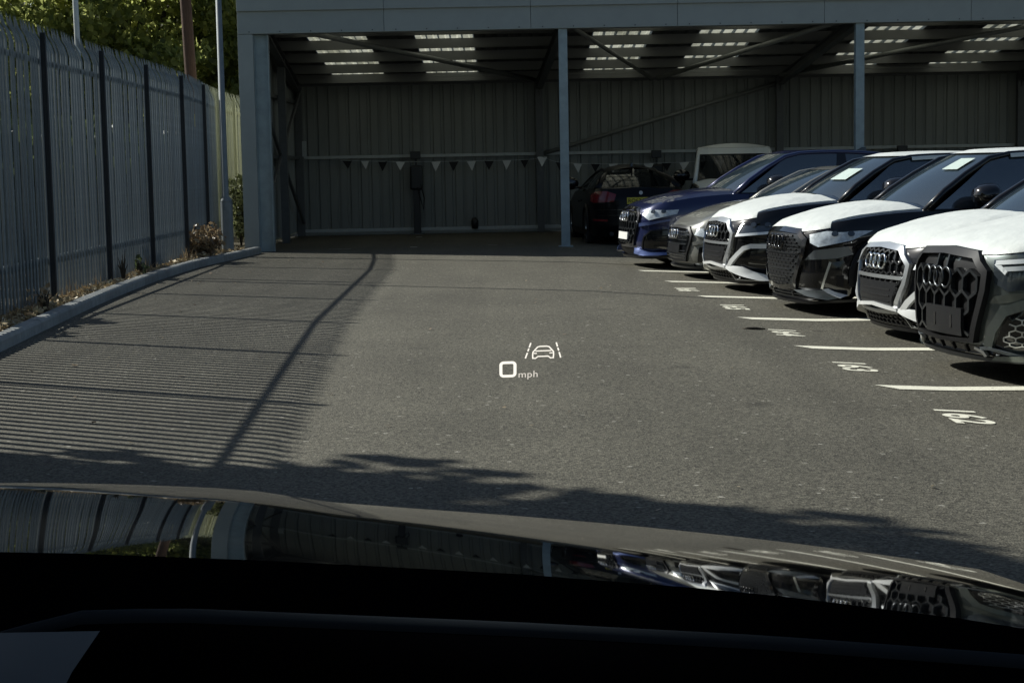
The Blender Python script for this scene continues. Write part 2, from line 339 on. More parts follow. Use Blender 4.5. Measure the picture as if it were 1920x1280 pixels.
# faded marks on the shed floor
for x0, y0, wx, wy, lab in ((-1.86, 31.6, 0.13, 0.20, 'small pale square tag on the shed floor near its front edge'), (-2.0, 36.2, 0.13, 0.28, 'small pale square tag on the shed floor near the charger'), (-3.35, 31.45, 0.42, 0.05, 'worn white paint dash on the shed floor near the corner column'), (-0.42, 32.0, 0.18, 0.05, 'worn white paint dash on the shed floor, middle of the bay'), (-0.08, 32.05, 0.16, 0.04, 'short worn paint dash beside the steel post')):
    mb = MB(); mb.grid([[(x0 + wx * i / 4, y0 + wy * k + R.uniform(-.012, .012), 0.004) for k in (0, 1)] for i in range(5)])
    tag(mb.build('floor_mark', M['old_paint'], recalc=False), lab, 'floor mark', 'worn marks on the shed floor')

# ------------------------------------------------------------------ palisade fence
FP = [(-4.20, 4.15), (-4.94, 18.25), (-5.10, 26.75), (-5.26, 29.6), (-5.64, 34.0), (-5.66, 40.0)]
FZ = 0.08
def fence_at(s):
    for (a, b) in zip(FP, FP[1:]):
        d = Vector((b[0] - a[0], b[1] - a[1])); l = d.length
        if s <= l or b == FP[-1]:
            t = d / l; return Vector((a[0], a[1])) + t * s, t
        s -= l
def pale_mesh():
    us = [(-.034, 0.0), (-.020, .020), (-.006, .020), (0.0, .008), (.006, .020), (.020, .020), (.034, 0.0)]
    zs = [(0.06, 0), (2.70, 0), (2.80, -.03), (2.88, -.075)]
    mb = MB(); rows = []
    for z, c in zs: rows.append([(-(d) - c * 0 + c, u, z) for u, d in us])
    mb.grid(rows); n = len(mb.v)
    top = rows[-1]
    for (i0, i1, tip) in ((0, 2, 1), (2, 4, 3), (4, 6, 5)):
        a, b = top[i0], top[i1]; mid = top[tip]
        mb.add([a, mid, b, (mid[0] - .012, mid[1], 3.0)], [(0, 1, 3), (1, 2, 3)])
    return mb
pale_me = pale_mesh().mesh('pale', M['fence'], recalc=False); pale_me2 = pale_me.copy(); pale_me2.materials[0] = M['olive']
def post_mesh(m, h=2.87):
    mb = MB()
    mb.box(0.022, 0.028, -.028, .028, -.3, h); mb.box(0.070, 0.076, -.028, .028, -.3, h); mb.box(0.028, 0.070, -.004, .004, -.3, h)
    return mb.mesh('post', m)
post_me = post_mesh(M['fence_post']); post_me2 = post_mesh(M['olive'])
PS = 2.83; S_FIRST = math.hypot(0.74, 14.1) - 5 * PS
fence = thing('palisade_fence', 'long blue grey steel palisade fence with pointed pales along the kerb', 'fence', (-4.94, 18.25, FZ))
fence2 = thing('palisade_fence', 'olive end of the palisade fence past the shed corner, coloured pale as if sunlit', 'fence', (-5.6, 36, FZ))
def put(name, me, root, p, t, z=0.0):
    o = bpy.data.objects.new(name, me); COL.objects.link(o); o.parent = root
    o.matrix_world = Matrix.Translation((p.x, p.y, FZ + z)) @ Matrix.Rotation(math.atan2(-t.x, t.y), 4, 'Z')
    o.matrix_parent_inverse = Matrix.Translation(-root.location) if False else Matrix()
    o.matrix_basis = Matrix.Translation(Vector((p.x, p.y, FZ + z)) - root.location) @ Matrix.Rotation(math.atan2(-t.x, t.y), 4, 'Z')
    return o
for k in range(13):
    s = S_FIRST + k * PS; p, t = fence_at(s); far = p.y > 31.5
    root = fence2 if far else fence
    put('post', post_me2 if far else post_me, root, p, t)
    q, t2 = fence_at(s + PS); d = (q - p); tt = d.normalized(); L_ = d.length
    if k == 12: break
    for zr in (2.58, 0.47):
        mb = MB(); mb.box(-.040, -.034, -0.03, L_ - 0.04, zr - .03, zr + .03); mb.box(-.088, -.040, -0.03, L_ - 0.04, zr + .024, zr + .03)
        put('rail', mb.mesh('rail', M['olive'] if far else M['fence']), root, p, tt)
    for j in range(19):
        c = p + d * ((j + 0.5) / 19)
        if c.y < 5.6: continue
        o = put('pale', pale_me2 if far else pale_me, root, c, tt, R.uniform(-.008, .008))
        o.rotation_euler.y += R.uniform(-.004, .004); o.rotation_euler.z += R.uniform(-.014, .014)

# lamp column, poles
lp = thing('lamp_post', 'tall thin grey steel lamp post with wide base compartment beside the dry shrub', 'lamp post', (-4.86, 29.4, 0.08))
mb = MB(); mb.tube([(0, 0, -.2), (0, 0, .86)], .105, 12); mb.build('base_compartment', M['lamp'], lp, smooth=False)
mb = MB(); mb.tube([(0, 0, .84), (0.0, 0, .90), (-.01, 0, .96), (-.012, 0, 6.0)], [.105, .098, .058, .046], 12); mb.build('column', M['lamp'], lp, smooth=True)
mb = MB(); mb.tube([(-.012, 0, 5.9), (0.0, 0, 6.15), (.35, 0, 6.3), (.8, 0, 6.32)], .03, 8); mb.build('arm', M['lamp'], lp, smooth=True)
mb = MB(); mb.box(.75, 1.25, -.10, .10, 6.27, 6.36); mb.build('lantern', M['lamp'], lp, bevel=.02)
mb = MB(); mb.box(-.05, .05, -.112, -.104, .25, .72); mb.build('access_door', M['lamp'], lp)
wp = thing('white_pole', 'slim white pole standing just behind the palisade fence', 'pole', (-5.93, 24.0, 0.06))
mb = MB(); mb.tube([(0, 0, -.2), (-.05, 0, 7.0)], .038, 10); mb.build('shaft', M['pole_white'], wp, smooth=True)
mb = MB(); mb.tube([(-.05, 0, 6.95), (-.05, 0, 7.08)], [.06, .02], 10); mb.build('cap', M['pole_white'], wp, smooth=True)
tp = thing('telegraph_pole', 'brown wooden telegraph pole rising behind the palisade fence', 'pole', (-6.12, 34.0, 0.05))
mb = MB(); mb.tube([(0, 0, -.2), (-.10, 0, 3), (-.2, 0, 6), (-.28, 0, 8.5)], [.125, .115, .105, .095], 12); mb.build('shaft', M['wood'], tp, smooth=True)
mb = MB(); mb.box(-.9, .4, -.06, .06, 7.9, 8.02); mb.build('cross_arm', M['wood'], tp)
mb = MB(); mb.box(-.10, .02, -.145, -.12, 2.3, 2.55); mb.build('marker_plate', M['plate_y'], tp)

# ------------------------------------------------------------------ shed
shed = thing('open_fronted_shed', 'open fronted grey steel vehicle shed with sheet clad walls and translucent roof strips', 'shed', (0, 31, 0))
def S(mb, name, m, parent=None, **k):
    mb.v = [(v[0], v[1] - 31, v[2]) for v in mb.v] if parent is None else mb.v
    return mb.build(name, m, parent or shed, **k)
XL, XR, YF, YB = -4.28, 17.0, 31.0, 38.3
def roofz(y): return 3.50 + 0.10 * (38.3 - y)
SK = 0.34                                       # rear frame sits a little to the left of the front one
FRONTX = [-4.33, 1.01, 6.33, 11.66, 16.95]; REARX = [x - SK for x in FRONTX]
# fascia, two rows of pressed panels
x = -4.80; k = 0
while x < 17.2:
    x1 = min(x + 2.62, 17.3)
    mb = MB(); mb.box(x + .003, x1 - .003, YF - .13, YF - .09, 3.89, 4.33); S(mb, 'fascia_panel', M['cladding'], bevel=.006)
    mb = MB(); mb.box(x + .003, x1 - .003, YF - .175, YF - .134, 4.288, 4.72); S(mb, 'fascia_panel', M['cladding'], bevel=.006)
    mb = MB()
    for j in range(5): mb.box(x + .2 + j * .55, x + .222 + j * .55, YF - .136, YF - .13, 3.915, 3.937)
    f_ = S(mb, 'fixing_screw', M['steel']); f_['kind'] = 'stuff'
    x = x1
mb = MB(); mb.box(-4.79, 17.29, YF - .086, YF - .08, 3.91, 4.71); S(mb, 'fascia_light_stop', M['steel'])  # added behind the panel joints to block sun leaking through
mb = MB(); mb.box(-4.80, 17.3, YF - .09, YF + .10, 3.889, 3.905); S(mb, 'fascia_soffit', M['cladding'])
mb = MB(); mb.box(-4.80, 17.3, YF - .16, YF + .02, 4.722, 4.75); S(mb, 'coping', M['cladding'])
# corner return panel and columns
mb = MB(); mb.box(-4.80, -4.53, YF - .12, YF - .08, 0.0, 3.885); mb.box(-4.80, -4.76, YF - .08, YF + .25, 0.0, 3.885); S(mb, 'corner_panel', M['cladding'], bevel=.004)
def column(x, y, h, m, a=.16, b=.16, z0=-.05):
    mb = MB()
    mb.box(x - a / 2, x + a / 2, y - b / 2, y - b / 2 + .012, z0, h); mb.box(x - a / 2, x + a / 2, y + b / 2 - .012, y + b / 2, z0, h); mb.box(x - .005, x + .005, y - b / 2 + .012, y + b / 2 - .012, z0, h)
    return S(mb, 'column', m)
mb = MB(); mb.box(-4.53, -4.515, YF - .06, YF + .12, -.05, 3.885); mb.box(-4.515, -4.29, YF + .02, YF + .035, -.05, 3.885); mb.box(-4.29, -4.27, YF - .05, YF + .11, -.05, 3.885); S(mb, 'corner_column', M['column'])
for x in FRONTX[1:]:
    column(x, YF, 3.888, M['column'], .155, .16, gz(x) - .02)
    mb = MB(); mb.box(x - .13, x + .13, YF - .13, YF + .13, gz(x) - .02, gz(x) + .015); S(mb, 'base_plate', M['column'])
for x in REARX: column(x + .03, YB - .20, 3.40, M['steel'], .15, .16, gz(x))
# back wall: profiled sheets, one object per sheet
def sheet_prof(wd, n, dep, fl=0.35):
    p = wd / n; pts = []
    for i in range(n):
        x0 = i * p
        pts += [(x0, 0), (x0 + p * .62, 0), (x0 + p * .70, dep), (x0 + p * .92, dep)]
    return pts + [(wd, 0)]
SW = 0.952
prof = sheet_prof(SW, 4, .034)
mb = MB(); mb.grid([[(x, d, z) for x, d in prof] for z in (0.14, 3.46)]); wall_me = mb.mesh('wall_sheet', M['wall'], recalc=False)
x = -4.70; i = 0
while x < 17.0:
    o = link_mesh('wall_sheet', wall_me, shed, (x, YB - 31 + .003 * (i % 2), 0)); x += SW - .018; i += 1
# left end wall
mb_m = mat('bounce_sheet', (0.55, 0.56, 0.46), 0.45)  # bright tone for bouncing sun towards the fence end
y = YF + .14; j = 0
while y < YB + .02:
    mb = MB(); mb.grid([[(-4.755 + d + .003 * (j % 2), y + x, 0.10 if k == 0 else roofz(y + x) + .03) for x, d in prof] for k in (0, 1)])
    S(mb, 'end_wall_sheet', M['wall'], recalc=False); y += SW - .018; j += 1
mb = MB(); mb.box(-4.802, -4.79, YF + .26, YB, 0.05, 3.55); S(mb, 'bounce_panel', mb_m)  # unseen sheet added to reflect sunlight onto the olive fence
mb = MB(); mb.box(-4.72, 17.0, YB - .012, YB - .002, 3.38, 3.56); S(mb, 'eaves_light_stop', M['steel'])  # added to shut out daylight between wall top and roof
mb = MB(); mb.box(17.02, 17.05, YF - .1, YB, 0, 4.3); S(mb, 'end_wall_sheet', M['wall'])
# wall upstand, rails
mb = MB(); mb.box(-4.66, 17.0, YB - .06, YB - .02, 0.0, 0.135); S(mb, 'upstand', M['rail'])
mb = MB(); mb.box(-4.60, 17.0, YB - .11, YB - .065, 0.02, 0.075); S(mb, 'bottom_rail', M['galv'])
for a, b in zip(REARX, REARX[1:]):
    mb = MB(); mb.box(a + .12, b - .06, YB - .10, YB - .04, 1.70, 1.765); S(mb, 'wall_rail', M['rail'])
mb = MB(); mb.box(-4.66, 17.0, YB - .34, YB - .05, 3.40, 3.47); S(mb, 'eaves_beam', M['steel'])
mb = MB(); mb.box(-4.66, 17.0, YB - .12, YB - .04, 3.30, 3.37); S(mb, 'wall_rail', M['steel'])
# end wall framing seen edge on inside the corner
mb = MB(); mb.tube([(-4.60, 31.3, 3.2), (-4.56, 37.9, .3)], .04, 6); S(mb, 'end_brace', M['steel'])
mb = MB(); mb.tube([(-4.60, 31.3, .3), (-4.56, 37.9, 3.2)], .04, 6); S(mb, 'end_brace', M['steel'])
for z in (1.7, 2.9): 
    mb = MB(); mb.box(-4.68, -4.62, 31.2, 38.1, z, z + .07); S(mb, 'end_rail', M['steel'])
mb = MB(); mb.box(-4.60, -4.45, 34.5, 34.66, 0, 3.8); S(mb, 'end_post', M['steel'])
# roof sheets (ribs run up the slope): opaque and translucent ones
RP = 0.23
def roof_sheet(x0, n, name, m):
    pts = []
    for i in range(n):
        b = x0 + i * RP; pts += [(b, 0), (b + .12, 0), (b + .145, .038), (b + .205, .038)]
    pts.append((x0 + n * RP, 0))
    mb = MB(); mb.grid([[(x, y, roofz(y) + d) for x, d in pts] for y in (30.90, 34.6, 38.4)])
    S(mb, name, m, recalc=False)
sk = [-3.85, -1.70, 1.70, 3.80, 7.05, 9.20, 12.4, 14.5]
x = -4.77; q = 0
while x < 17.1:
    if q < len(sk) and abs(x - sk[q]) < RP * .51: roof_sheet(x, 5, 'skylight_sheet', M['skylight']); x += 5 * RP; q += 1
    else:
        nx = sk[q] if q < len(sk) else 17.2
        n = max(1, round((nx - x) / RP)); n = min(n, 5); roof_sheet(x, n, 'roof_sheet', M['roof']); x += n * RP
# purlins (Z section)
for y in (31.3, 32.2, 33.65, 35.1, 36.55, 37.9):
    z = roofz(y); mb = MB()
    mb.box(-4.7, 17.0, y, y + .004, z - .190, z - .004); mb.box(-4.7, 17.0, y - .06, y, z - .194, z - .190); mb.box(-4.7, 17.0, y + .004, y + .06, z - .008, z - .004)
    S(mb, 'purlin', M['purlin'])
# rafters, column to column
for a, b in zip(FRONTX, REARX):
    mb = MB(); A = Vector((a, YF + .1, roofz(YF) - .175)); B = Vector((b + .03, YB - .2, roofz(YB) - .175)); d = (B - A)
    for zo, hh, ww in ((-.012, .012, .07), (-.19, .012, .07), (-.18, .168, .004)):
        mb.add([A + Vector((sx * ww, 0, zo)) if e == 0 else B + Vector((sx * ww, 0, zo)) for e in (0, 1) for sx in (-1, 1)] + [A + Vector((sx * ww, 0, zo + hh)) if e == 0 else B + Vector((sx * ww, 0, zo + hh)) for e in (0, 1) for sx in (-1, 1)], [(0, 1, 3, 2), (4, 6, 7, 5), (0, 4, 5, 1), (2, 3, 7, 6), (0, 2, 6, 4), (1, 5, 7, 3)])
    S(mb, 'rafter', M['steel'])
    mb = MB(); mb.prism([(b + .025, YB - .28, 3.0), (b + .025, YB - .75, 3.38), (b + .025, YB - .28, 3.38)], (.012, 0, 0)); S(mb, 'haunch', M['steel'])
# tube braces
for p, q_, r_ in (((-3.7, 31.2, 3.95), (0.60, 37.7, 3.33), .050), ((1.25, 31.5, 3.93), (3.15, 37.7, 3.32), .042), ((3.30, 37.7, 3.32), (5.95, 31.3, 3.94), .050), ((5.95, 37.6, 3.33), (10.0, 31.6, 3.92), .048), ((.70, YB - .16, 1.71), (5.93, YB - .16, 3.17), .045), ((11.3, 37.6, 3.33), (15.5, 31.6, 3.92), .048)):
    mb = MB(); mb.tube([p, q_], r_, 8); S(mb, 'tube_brace', M['galv'], smooth=True)
for x in (-.72, 2.2, 4.6, 8.6):
    mb = MB(); mb.box(x - .9, x + .9, 37.55, 37.62, 3.26 + .17, 3.29 + .17); S(mb, 'roof_batten', M['galv'])
mb = MB(); mb.box(-4.90, -4.63, YB - .22, YB - .20, 1.76, 2.10); mb.v = [(v[0] + .15, v[1], v[2]) for v in mb.v]; S(mb, 'notice_board', M['rail'])
# bunting strung across the back wall
bt = thing('bunting', 'string of black and pale triangular pennants hung across the shed back wall', 'bunting', (0, YB - .55, 0))
hang = [(-3.7, 1.66), (-2.1, 1.60), (0.35, 1.60), (0.70, 1.66), (1.2, 1.52), (2.6, 1.47), (4.4, 1.50), (6.0, 1.62)]
pth = catmull([(x, 0, z) for x, z in hang], 8)
mb = MB(); mb.tube(pth, .006, 5); mb.build('cord', M['rail'], bt)
k = 0
xk = -3.55
while xk < 5.9:
    z = interp([(p.x, p.z) for p in pth], xk); wd = .10 + R.uniform(-.01, .012); h = .20 + R.uniform(-.02, .02); tw = R.uniform(-.03, .03)
    if abs(xk + 2.05) > .28:
        mb = MB(); mb.prism([(xk - wd, -tw, z), (xk + wd, tw, z), (xk + R.uniform(-.02, .02), R.uniform(-.03, .03), z - h)], (0, .004, 0))
        mb.build('pennant', M['bunt_w'] if k % 2 else M['bunt_b'], bt)
    k += 1; xk += .39
# charging posts along the back wall
def charger(x, label):
    t = thing('charging_post', label, 'charging post', (x, YB - .32, gz(x)), group='vehicle charging posts by the back wall')
    mb = MB(); mb.box(-.075, .075, -.05, .05, 0, 1.1); mb.build('pedestal', M['charger'], t, bevel=.01)
    mb = MB(); mb.box(-.14, .14, -.09, .07, 0.98, 1.52); mb.build('charger_unit', M['charger'], t, bevel=.04)
    mb = MB(); mb.box(-.12, .10, -.06, .06, 1.66, 1.83); mb.box(-.03, .02, .0, .03, 1.5, 1.67); mb.build('meter_box', M['charger'], t, bevel=.01)
    mb = MB(); mb.tube([(.1, -.1, 1.1), (.17, -.13, .8), (.15, -.12, .55), (.08, -.1, .8), (.02, -.1, 1.05)], .014, 6); mb.build('cable', M['black'], t, smooth=True)
    mb = MB(); mb.box(-.16, .16, -.1, .1, 0, .02); mb.build('foot_plate', M['steel'], t)
charger(-2.05, 'black vehicle charging post standing alone against the empty bay back wall')
charger(3.28, 'black vehicle charging post rising behind the black saloon')
charger(8.72, 'black vehicle charging post showing above the navy car roof')
mb = MB(); mb.tube([(0, 0, 0), (.0, 0, .16), (-.02, 0, .24)], [.075, .085, .05], 10); o = mb.build('black_bag', M['charger'], None, smooth=True, loc=(-.78, YB - .12, .1)); tag(o, 'small black bag hanging low on the shed back wall', 'bag')

# ------------------------------------------------------------------ trees, shrubs, litter
def leaves(mb, blobs, n, size, rnd, flat=0.0):
    tot = sum(b[1] ** 2 for b in blobs)
    for (c, r, sq) in blobs:
        k = int(n * r * r / tot)
        for _ in range(k):
            while True:
                d = Vector((rnd.uniform(-1, 1), rnd.uniform(-1, 1), rnd.uniform(-1, 1)))
                if 0.15 < d.length < 1: break
            d = d.normalized() * (d.length ** 0.6)
            p = Vector(c) + Vector((d.x * r, d.y * r, d.z * r * sq))
            a = Vector((rnd.gauss(0, 1), rnd.gauss(0, 1), rnd.gauss(0, .6))).normalized(); b = a.orthogonal(); b.rotate(Matrix.Rotation(rnd.uniform(0, 6.28), 3, a)) ; c2 = a.cross(b)
            s = size * rnd.uniform(.6, 1.3); o = len(mb.v)
            mb.v += [tuple(p - b * s * .55), tuple(p + c2 * s * .38 ), tuple(p + b * s * .55), tuple(p - c2 * s * .38)]; mb.f.append((o, o + 1, o + 2, o + 3))
def tree(name, label, base, trunk, limbs, blobs, n, size, lm, seed, group, tr=.18):
    rnd = random.Random(seed)
    t = thing(name, label, 'tree', base, group=group)
    mb = MB(); mb.tube(trunk, [tr * (1 - .6 * i / (len(trunk) - 1)) for i in range(len(trunk))], 9)
    for l in limbs: mb.tube(l, [tr * .5, tr * .32, tr * .12][:len(l)], 6)
    mb.build('trunk', M['bark'], t, smooth=True)
    sub = []
    for (c, r) in blobs:
        for _ in range(int(18 * r)):
            d = Vector((rnd.gauss(0, 1), rnd.gauss(0, 1), rnd.gauss(0, 1))).normalized() * r * rnd.uniform(.35, 1.0) ** .5
            sub.append((Vector(c) + d, rnd.uniform(.28, .62) * (.6 + .25 * r), .75))
    mb = MB(); leaves(mb, sub, n, size, rnd); mb.build('crown', lm, t, recalc=False)
G = 'trees beyond the fence'
def simple_tree(name, label, x, y, h, r, n, seed, size=.2, lm='leaf', low=.28, tr=.2):
    rnd = random.Random(seed)
    trunk = [(0, 0, -.2), (rnd.uniform(-.1, .1), 0, h * .3), (rnd.uniform(-.3, .3), rnd.uniform(-.2, .2), h * .6), (0, 0, h * .85)]
    limbs = []; blobs = [((0, 0, h * .62), r)]
    for k in range(6):
        a = k * 1.05 + rnd.uniform(-.3, .3); z = h * rnd.uniform(low + .1, .75); rr = r * rnd.uniform(.65, .95)
        e = (math.cos(a) * rr, math.sin(a) * rr, z + rnd.uniform(0, .6))
        limbs.append([(0, 0, h * .3 + .1 * k), (e[0] * .5, e[1] * .5, z - .2), e]); blobs.append((e, r * rnd.uniform(.45, .62)))
    for k in range(5):
        a = k * 1.25 + rnd.uniform(0, .5); blobs.append(((math.cos(a) * r * .7, math.sin(a) * r * .7, h * low + rnd.uniform(-.1, .5)), r * .42))
    tree(name, label, (x, y, 0.03), trunk, limbs, blobs, n, size, M[lm], seed, G, tr)
simple_tree('tree', 'broad olive green tree over the middle of the palisade fence', -9.9, 45.0, 9.2, 3.2, 33000, 3, .14, low=.36, tr=.22)
simple_tree('tree', 'bushy green tree at the far left above the fence top', -12.9, 44.5, 7.0, 2.5, 20000, 4, .125, low=.40)
simple_tree('tree', 'dark leafy tree behind the telegraph pole and lamp post', -6.9, 48.0, 10.0, 3.0, 24000, 5, .135, 'leaf', low=.33, tr=.26)
simple_tree('tree', 'deep green tree showing in the gap beside the shed corner', -11.0, 54.0, 9.5, 3.4, 8000, 6, .22, 'leaf_dark', low=.28, tr=.3)
# trees beside the driver's car that shade it (crowns stand left of the view)
simple_tree('tree', 'tall roadside tree left of the view whose crown shades the tarmac ahead', -9.15, 9.0, 9.0, 3.0, 30000, 8, .20, 'leaf', low=.5)
simple_tree('tree', 'slender tree left of the view overhanging the fence', -7.0, 9.2, 9.6, 2.0, 17000, 12, .18, 'leaf', low=.62)
simple_tree('tree', 'leafy tree left of the view beside the waiting car', -11.1, 5.2, 9.0, 3.3, 24000, 9, .20, 'leaf', low=.42)
simple_tree('tree', 'leafy tree behind the waiting car', -9.5, -0.5, 9.5, 3.6, 22000, 10, .22, 'leaf', low=.42)
# hedge added as a dark backdrop, for the shade between the pales
rnd = random.Random(11); hd = thing('hedge', 'dark overgrown hedge added as backdrop behind the palisade fence', 'hedge', (-8, 25, 0))
bl = []
for k in range(300):
    y = rnd.uniform(-16, 22); hh = rnd.uniform(.3, 2.15); bl.append(((rnd.uniform(-.7, .9) - .0, y, hh), rnd.uniform(.35, .6), .9))
mb = MB(); leaves(mb, bl, 36000, .17, rnd); mb.build('foliage', M['leaf_dark'], hd, recalc=False)
mb = MB()
for k in range(22): mb.tube([(rnd.uniform(-.5, .5), -16 + k * 1.7, -.2), (rnd.uniform(-.5, .5), -16 + k * 1.7, 1.9)], .04, 5)
mb.build('stem', M['bark'], hd)
def shrub(name, label, loc, r, h, n, size, m, seed, cat='shrub'):
    rnd = random.Random(seed); t = thing(name, label, cat, loc)
    mb = MB(); bl = []
    for k in range(14):
        a = rnd.uniform(0, 6.28); e = Vector((math.cos(a) * r * rnd.uniform(.2, .9), math.sin(a) * r * rnd.uniform(.2, .9), h * rnd.uniform(.45, 1)))
        mb.tube([(0, 0, -.05), e * .5 + Vector((0, 0, .05)), e], [.012, .008, .003], 5)
        for q in (0.35, .6, .85, 1.0): bl.append((e * q, .09 + .10 * r, .9))
    mb.build('stem', M['bark'], t)
    mb = MB(); leaves(mb, bl, n, size, rnd); mb.build('foliage', m, t, recalc=False)
shrub('dry_shrub', 'low brown dried out shrub at the foot of the lamp post', (-4.98, 27.5, .07), .42, .48, 1500, .055, M['dry'], 21)
shrub('leafy_shrub', 'upright pale green leafy shrub in the corner beside the shed', (-5.02, 31.9, .07), .20, 1.25, 900, .075, M['shrub'], 22)
shrub('weed', 'thin dark weed growing between the kerb and the fence', (-4.93, 21.7, .08), .09, .46, 45, .06, M['leaf_dark'], 23, 'weed')
shrub('weed', 'small dark weed low at the fence foot', (-4.97, 22.9, .08), .10, .22, 60, .05, M['leaf_dark'], 24, 'weed')
shrub('weed', 'straggly dry weed at the near end of the strip', (-4.66, 17.0, .08), .14, .24, 70, .045, M['dry'], 25, 'weed')
rnd = random.Random(41); mb = MB()
for k in range(620):
    s_ = acc[-1] * (1 - rnd.random() ** 1.2 * .72); a = along(max(.1, s_ - .6)); fx = interp([(q[1], q[0]) for q in FP], a.y)
    x0 = lerp(a.x - .16, fx + .03, rnd.random() ** .6); c0 = math.sin(a.y * 1.7) + math.sin(a.y * 4.1)
    if c0 < -.2 and rnd.random() < .75: continue
    hh_ = rnd.uniform(.05, .17) * (1.6 if c0 > 1 else 1); dx, dy = rnd.gauss(0, .05), rnd.gauss(0, .05); wv = rnd.uniform(.003, .006)
    o = len(mb.v); mb.v += [(x0 - wv, a.y, .08), (x0 + wv, a.y, .08), (x0 + dx * .5 + wv * .7, a.y + dy * .5, .08 + hh_ * .65), (x0 + dx * .5 - wv * .7, a.y + dy * .5, .08 + hh_ * .65), (x0 + dx, a.y + dy, .08 + hh_)]
    mb.f += [(o, o + 1, o + 2, o + 3), (o + 3, o + 2, o + 4)]
o = mb.build('dry_grass', M['dry'], None, recalc=False); o['kind'] = 'stuff'; o['label'] = 'straw coloured dry grass tufts along the fence foot'
rnd = random.Random(31); mb = MB()
for k in range(12000):
    s = rnd.uniform(0, acc[-1] - .5) if k % 2 else rnd.uniform(acc[-1] * .35, acc[-1] - .5); a = along(s); t = rnd.random() ** .8
    x = lerp(a.x - .14, interp([(q[1], q[0]) for q in FP], a.y) - .25, t)
    h = .02 + .05 * math.sin(s * 2.1) ** 2
    p = Vector((x, a.y + rnd.uniform(-.05, .05), .088 + rnd.uniform(0, h))); d = Vector((rnd.gauss(0, 1), rnd.gauss(0, 1), rnd.gauss(0, .45))).normalized(); e = d.orthogonal(); e.rotate(Matrix.Rotation(rnd.uniform(0, 6), 3, d))
    l = rnd.uniform(.02, .055); o = len(mb.v); mb.v += [tuple(p - d * l), tuple(p + e * l * .4), tuple(p + d * l), tuple(p - e * l * .4)]; mb.f.append((o, o + 1, o + 2, o + 3))
o = mb.build('mulch_chips', M['chip'], None, recalc=False); o['kind'] = 'stuff'; o['label'] = 'tan bark chips and dry leaves strewn along the fence foot'
mb = MB()
for k in range(170):
    if k < 120: y = rnd.uniform(7, 30); x = interp([(b, a) for a, b in KERB], y) + abs(rnd.gauss(0, 1.1)) + .03
    else: y = rnd.uniform(6, 30); x = rnd.uniform(-3, 2.2)
    p = Vector((x, y, gz(x, y) + .012)); a = rnd.uniform(0, 6.28); d = Vector((math.cos(a), math.sin(a), rnd.uniform(-.2, .3))); e = Vector((-d.y, d.x, rnd.uniform(-.1, .5))); l = rnd.uniform(.008, .026) * (1.4 if k % 9 == 0 else 1)
    o = len(mb.v); mb.v += [tuple(p - d * l), tuple(p + e * l * .6), tuple(p + d * l), tuple(p - e * l * .6)]; mb.f.append((o, o + 1, o + 2, o + 3))
o = mb.build('fallen_leaves', M['dry'], None, recalc=False); o['kind'] = 'stuff'; o['label'] = 'small dry leaves scattered on the tarmac'
mb = MB(); mb.tube([(-.11, .03, .008), (-.05, 0, .014), (.02, .01, .012), (.09, -.035, .008)], [.010, .013, .013, .006], 6); mb.tube([(.0, .005, .012), (.05, .05, .008)], .006, 5)
o = mb.build('twig', M['bark'], None, smooth=True, loc=(2.21, 15.45, gz(2.21, 15.45))); tag(o, 'short dark twig lying beside bay number 164', 'twig')

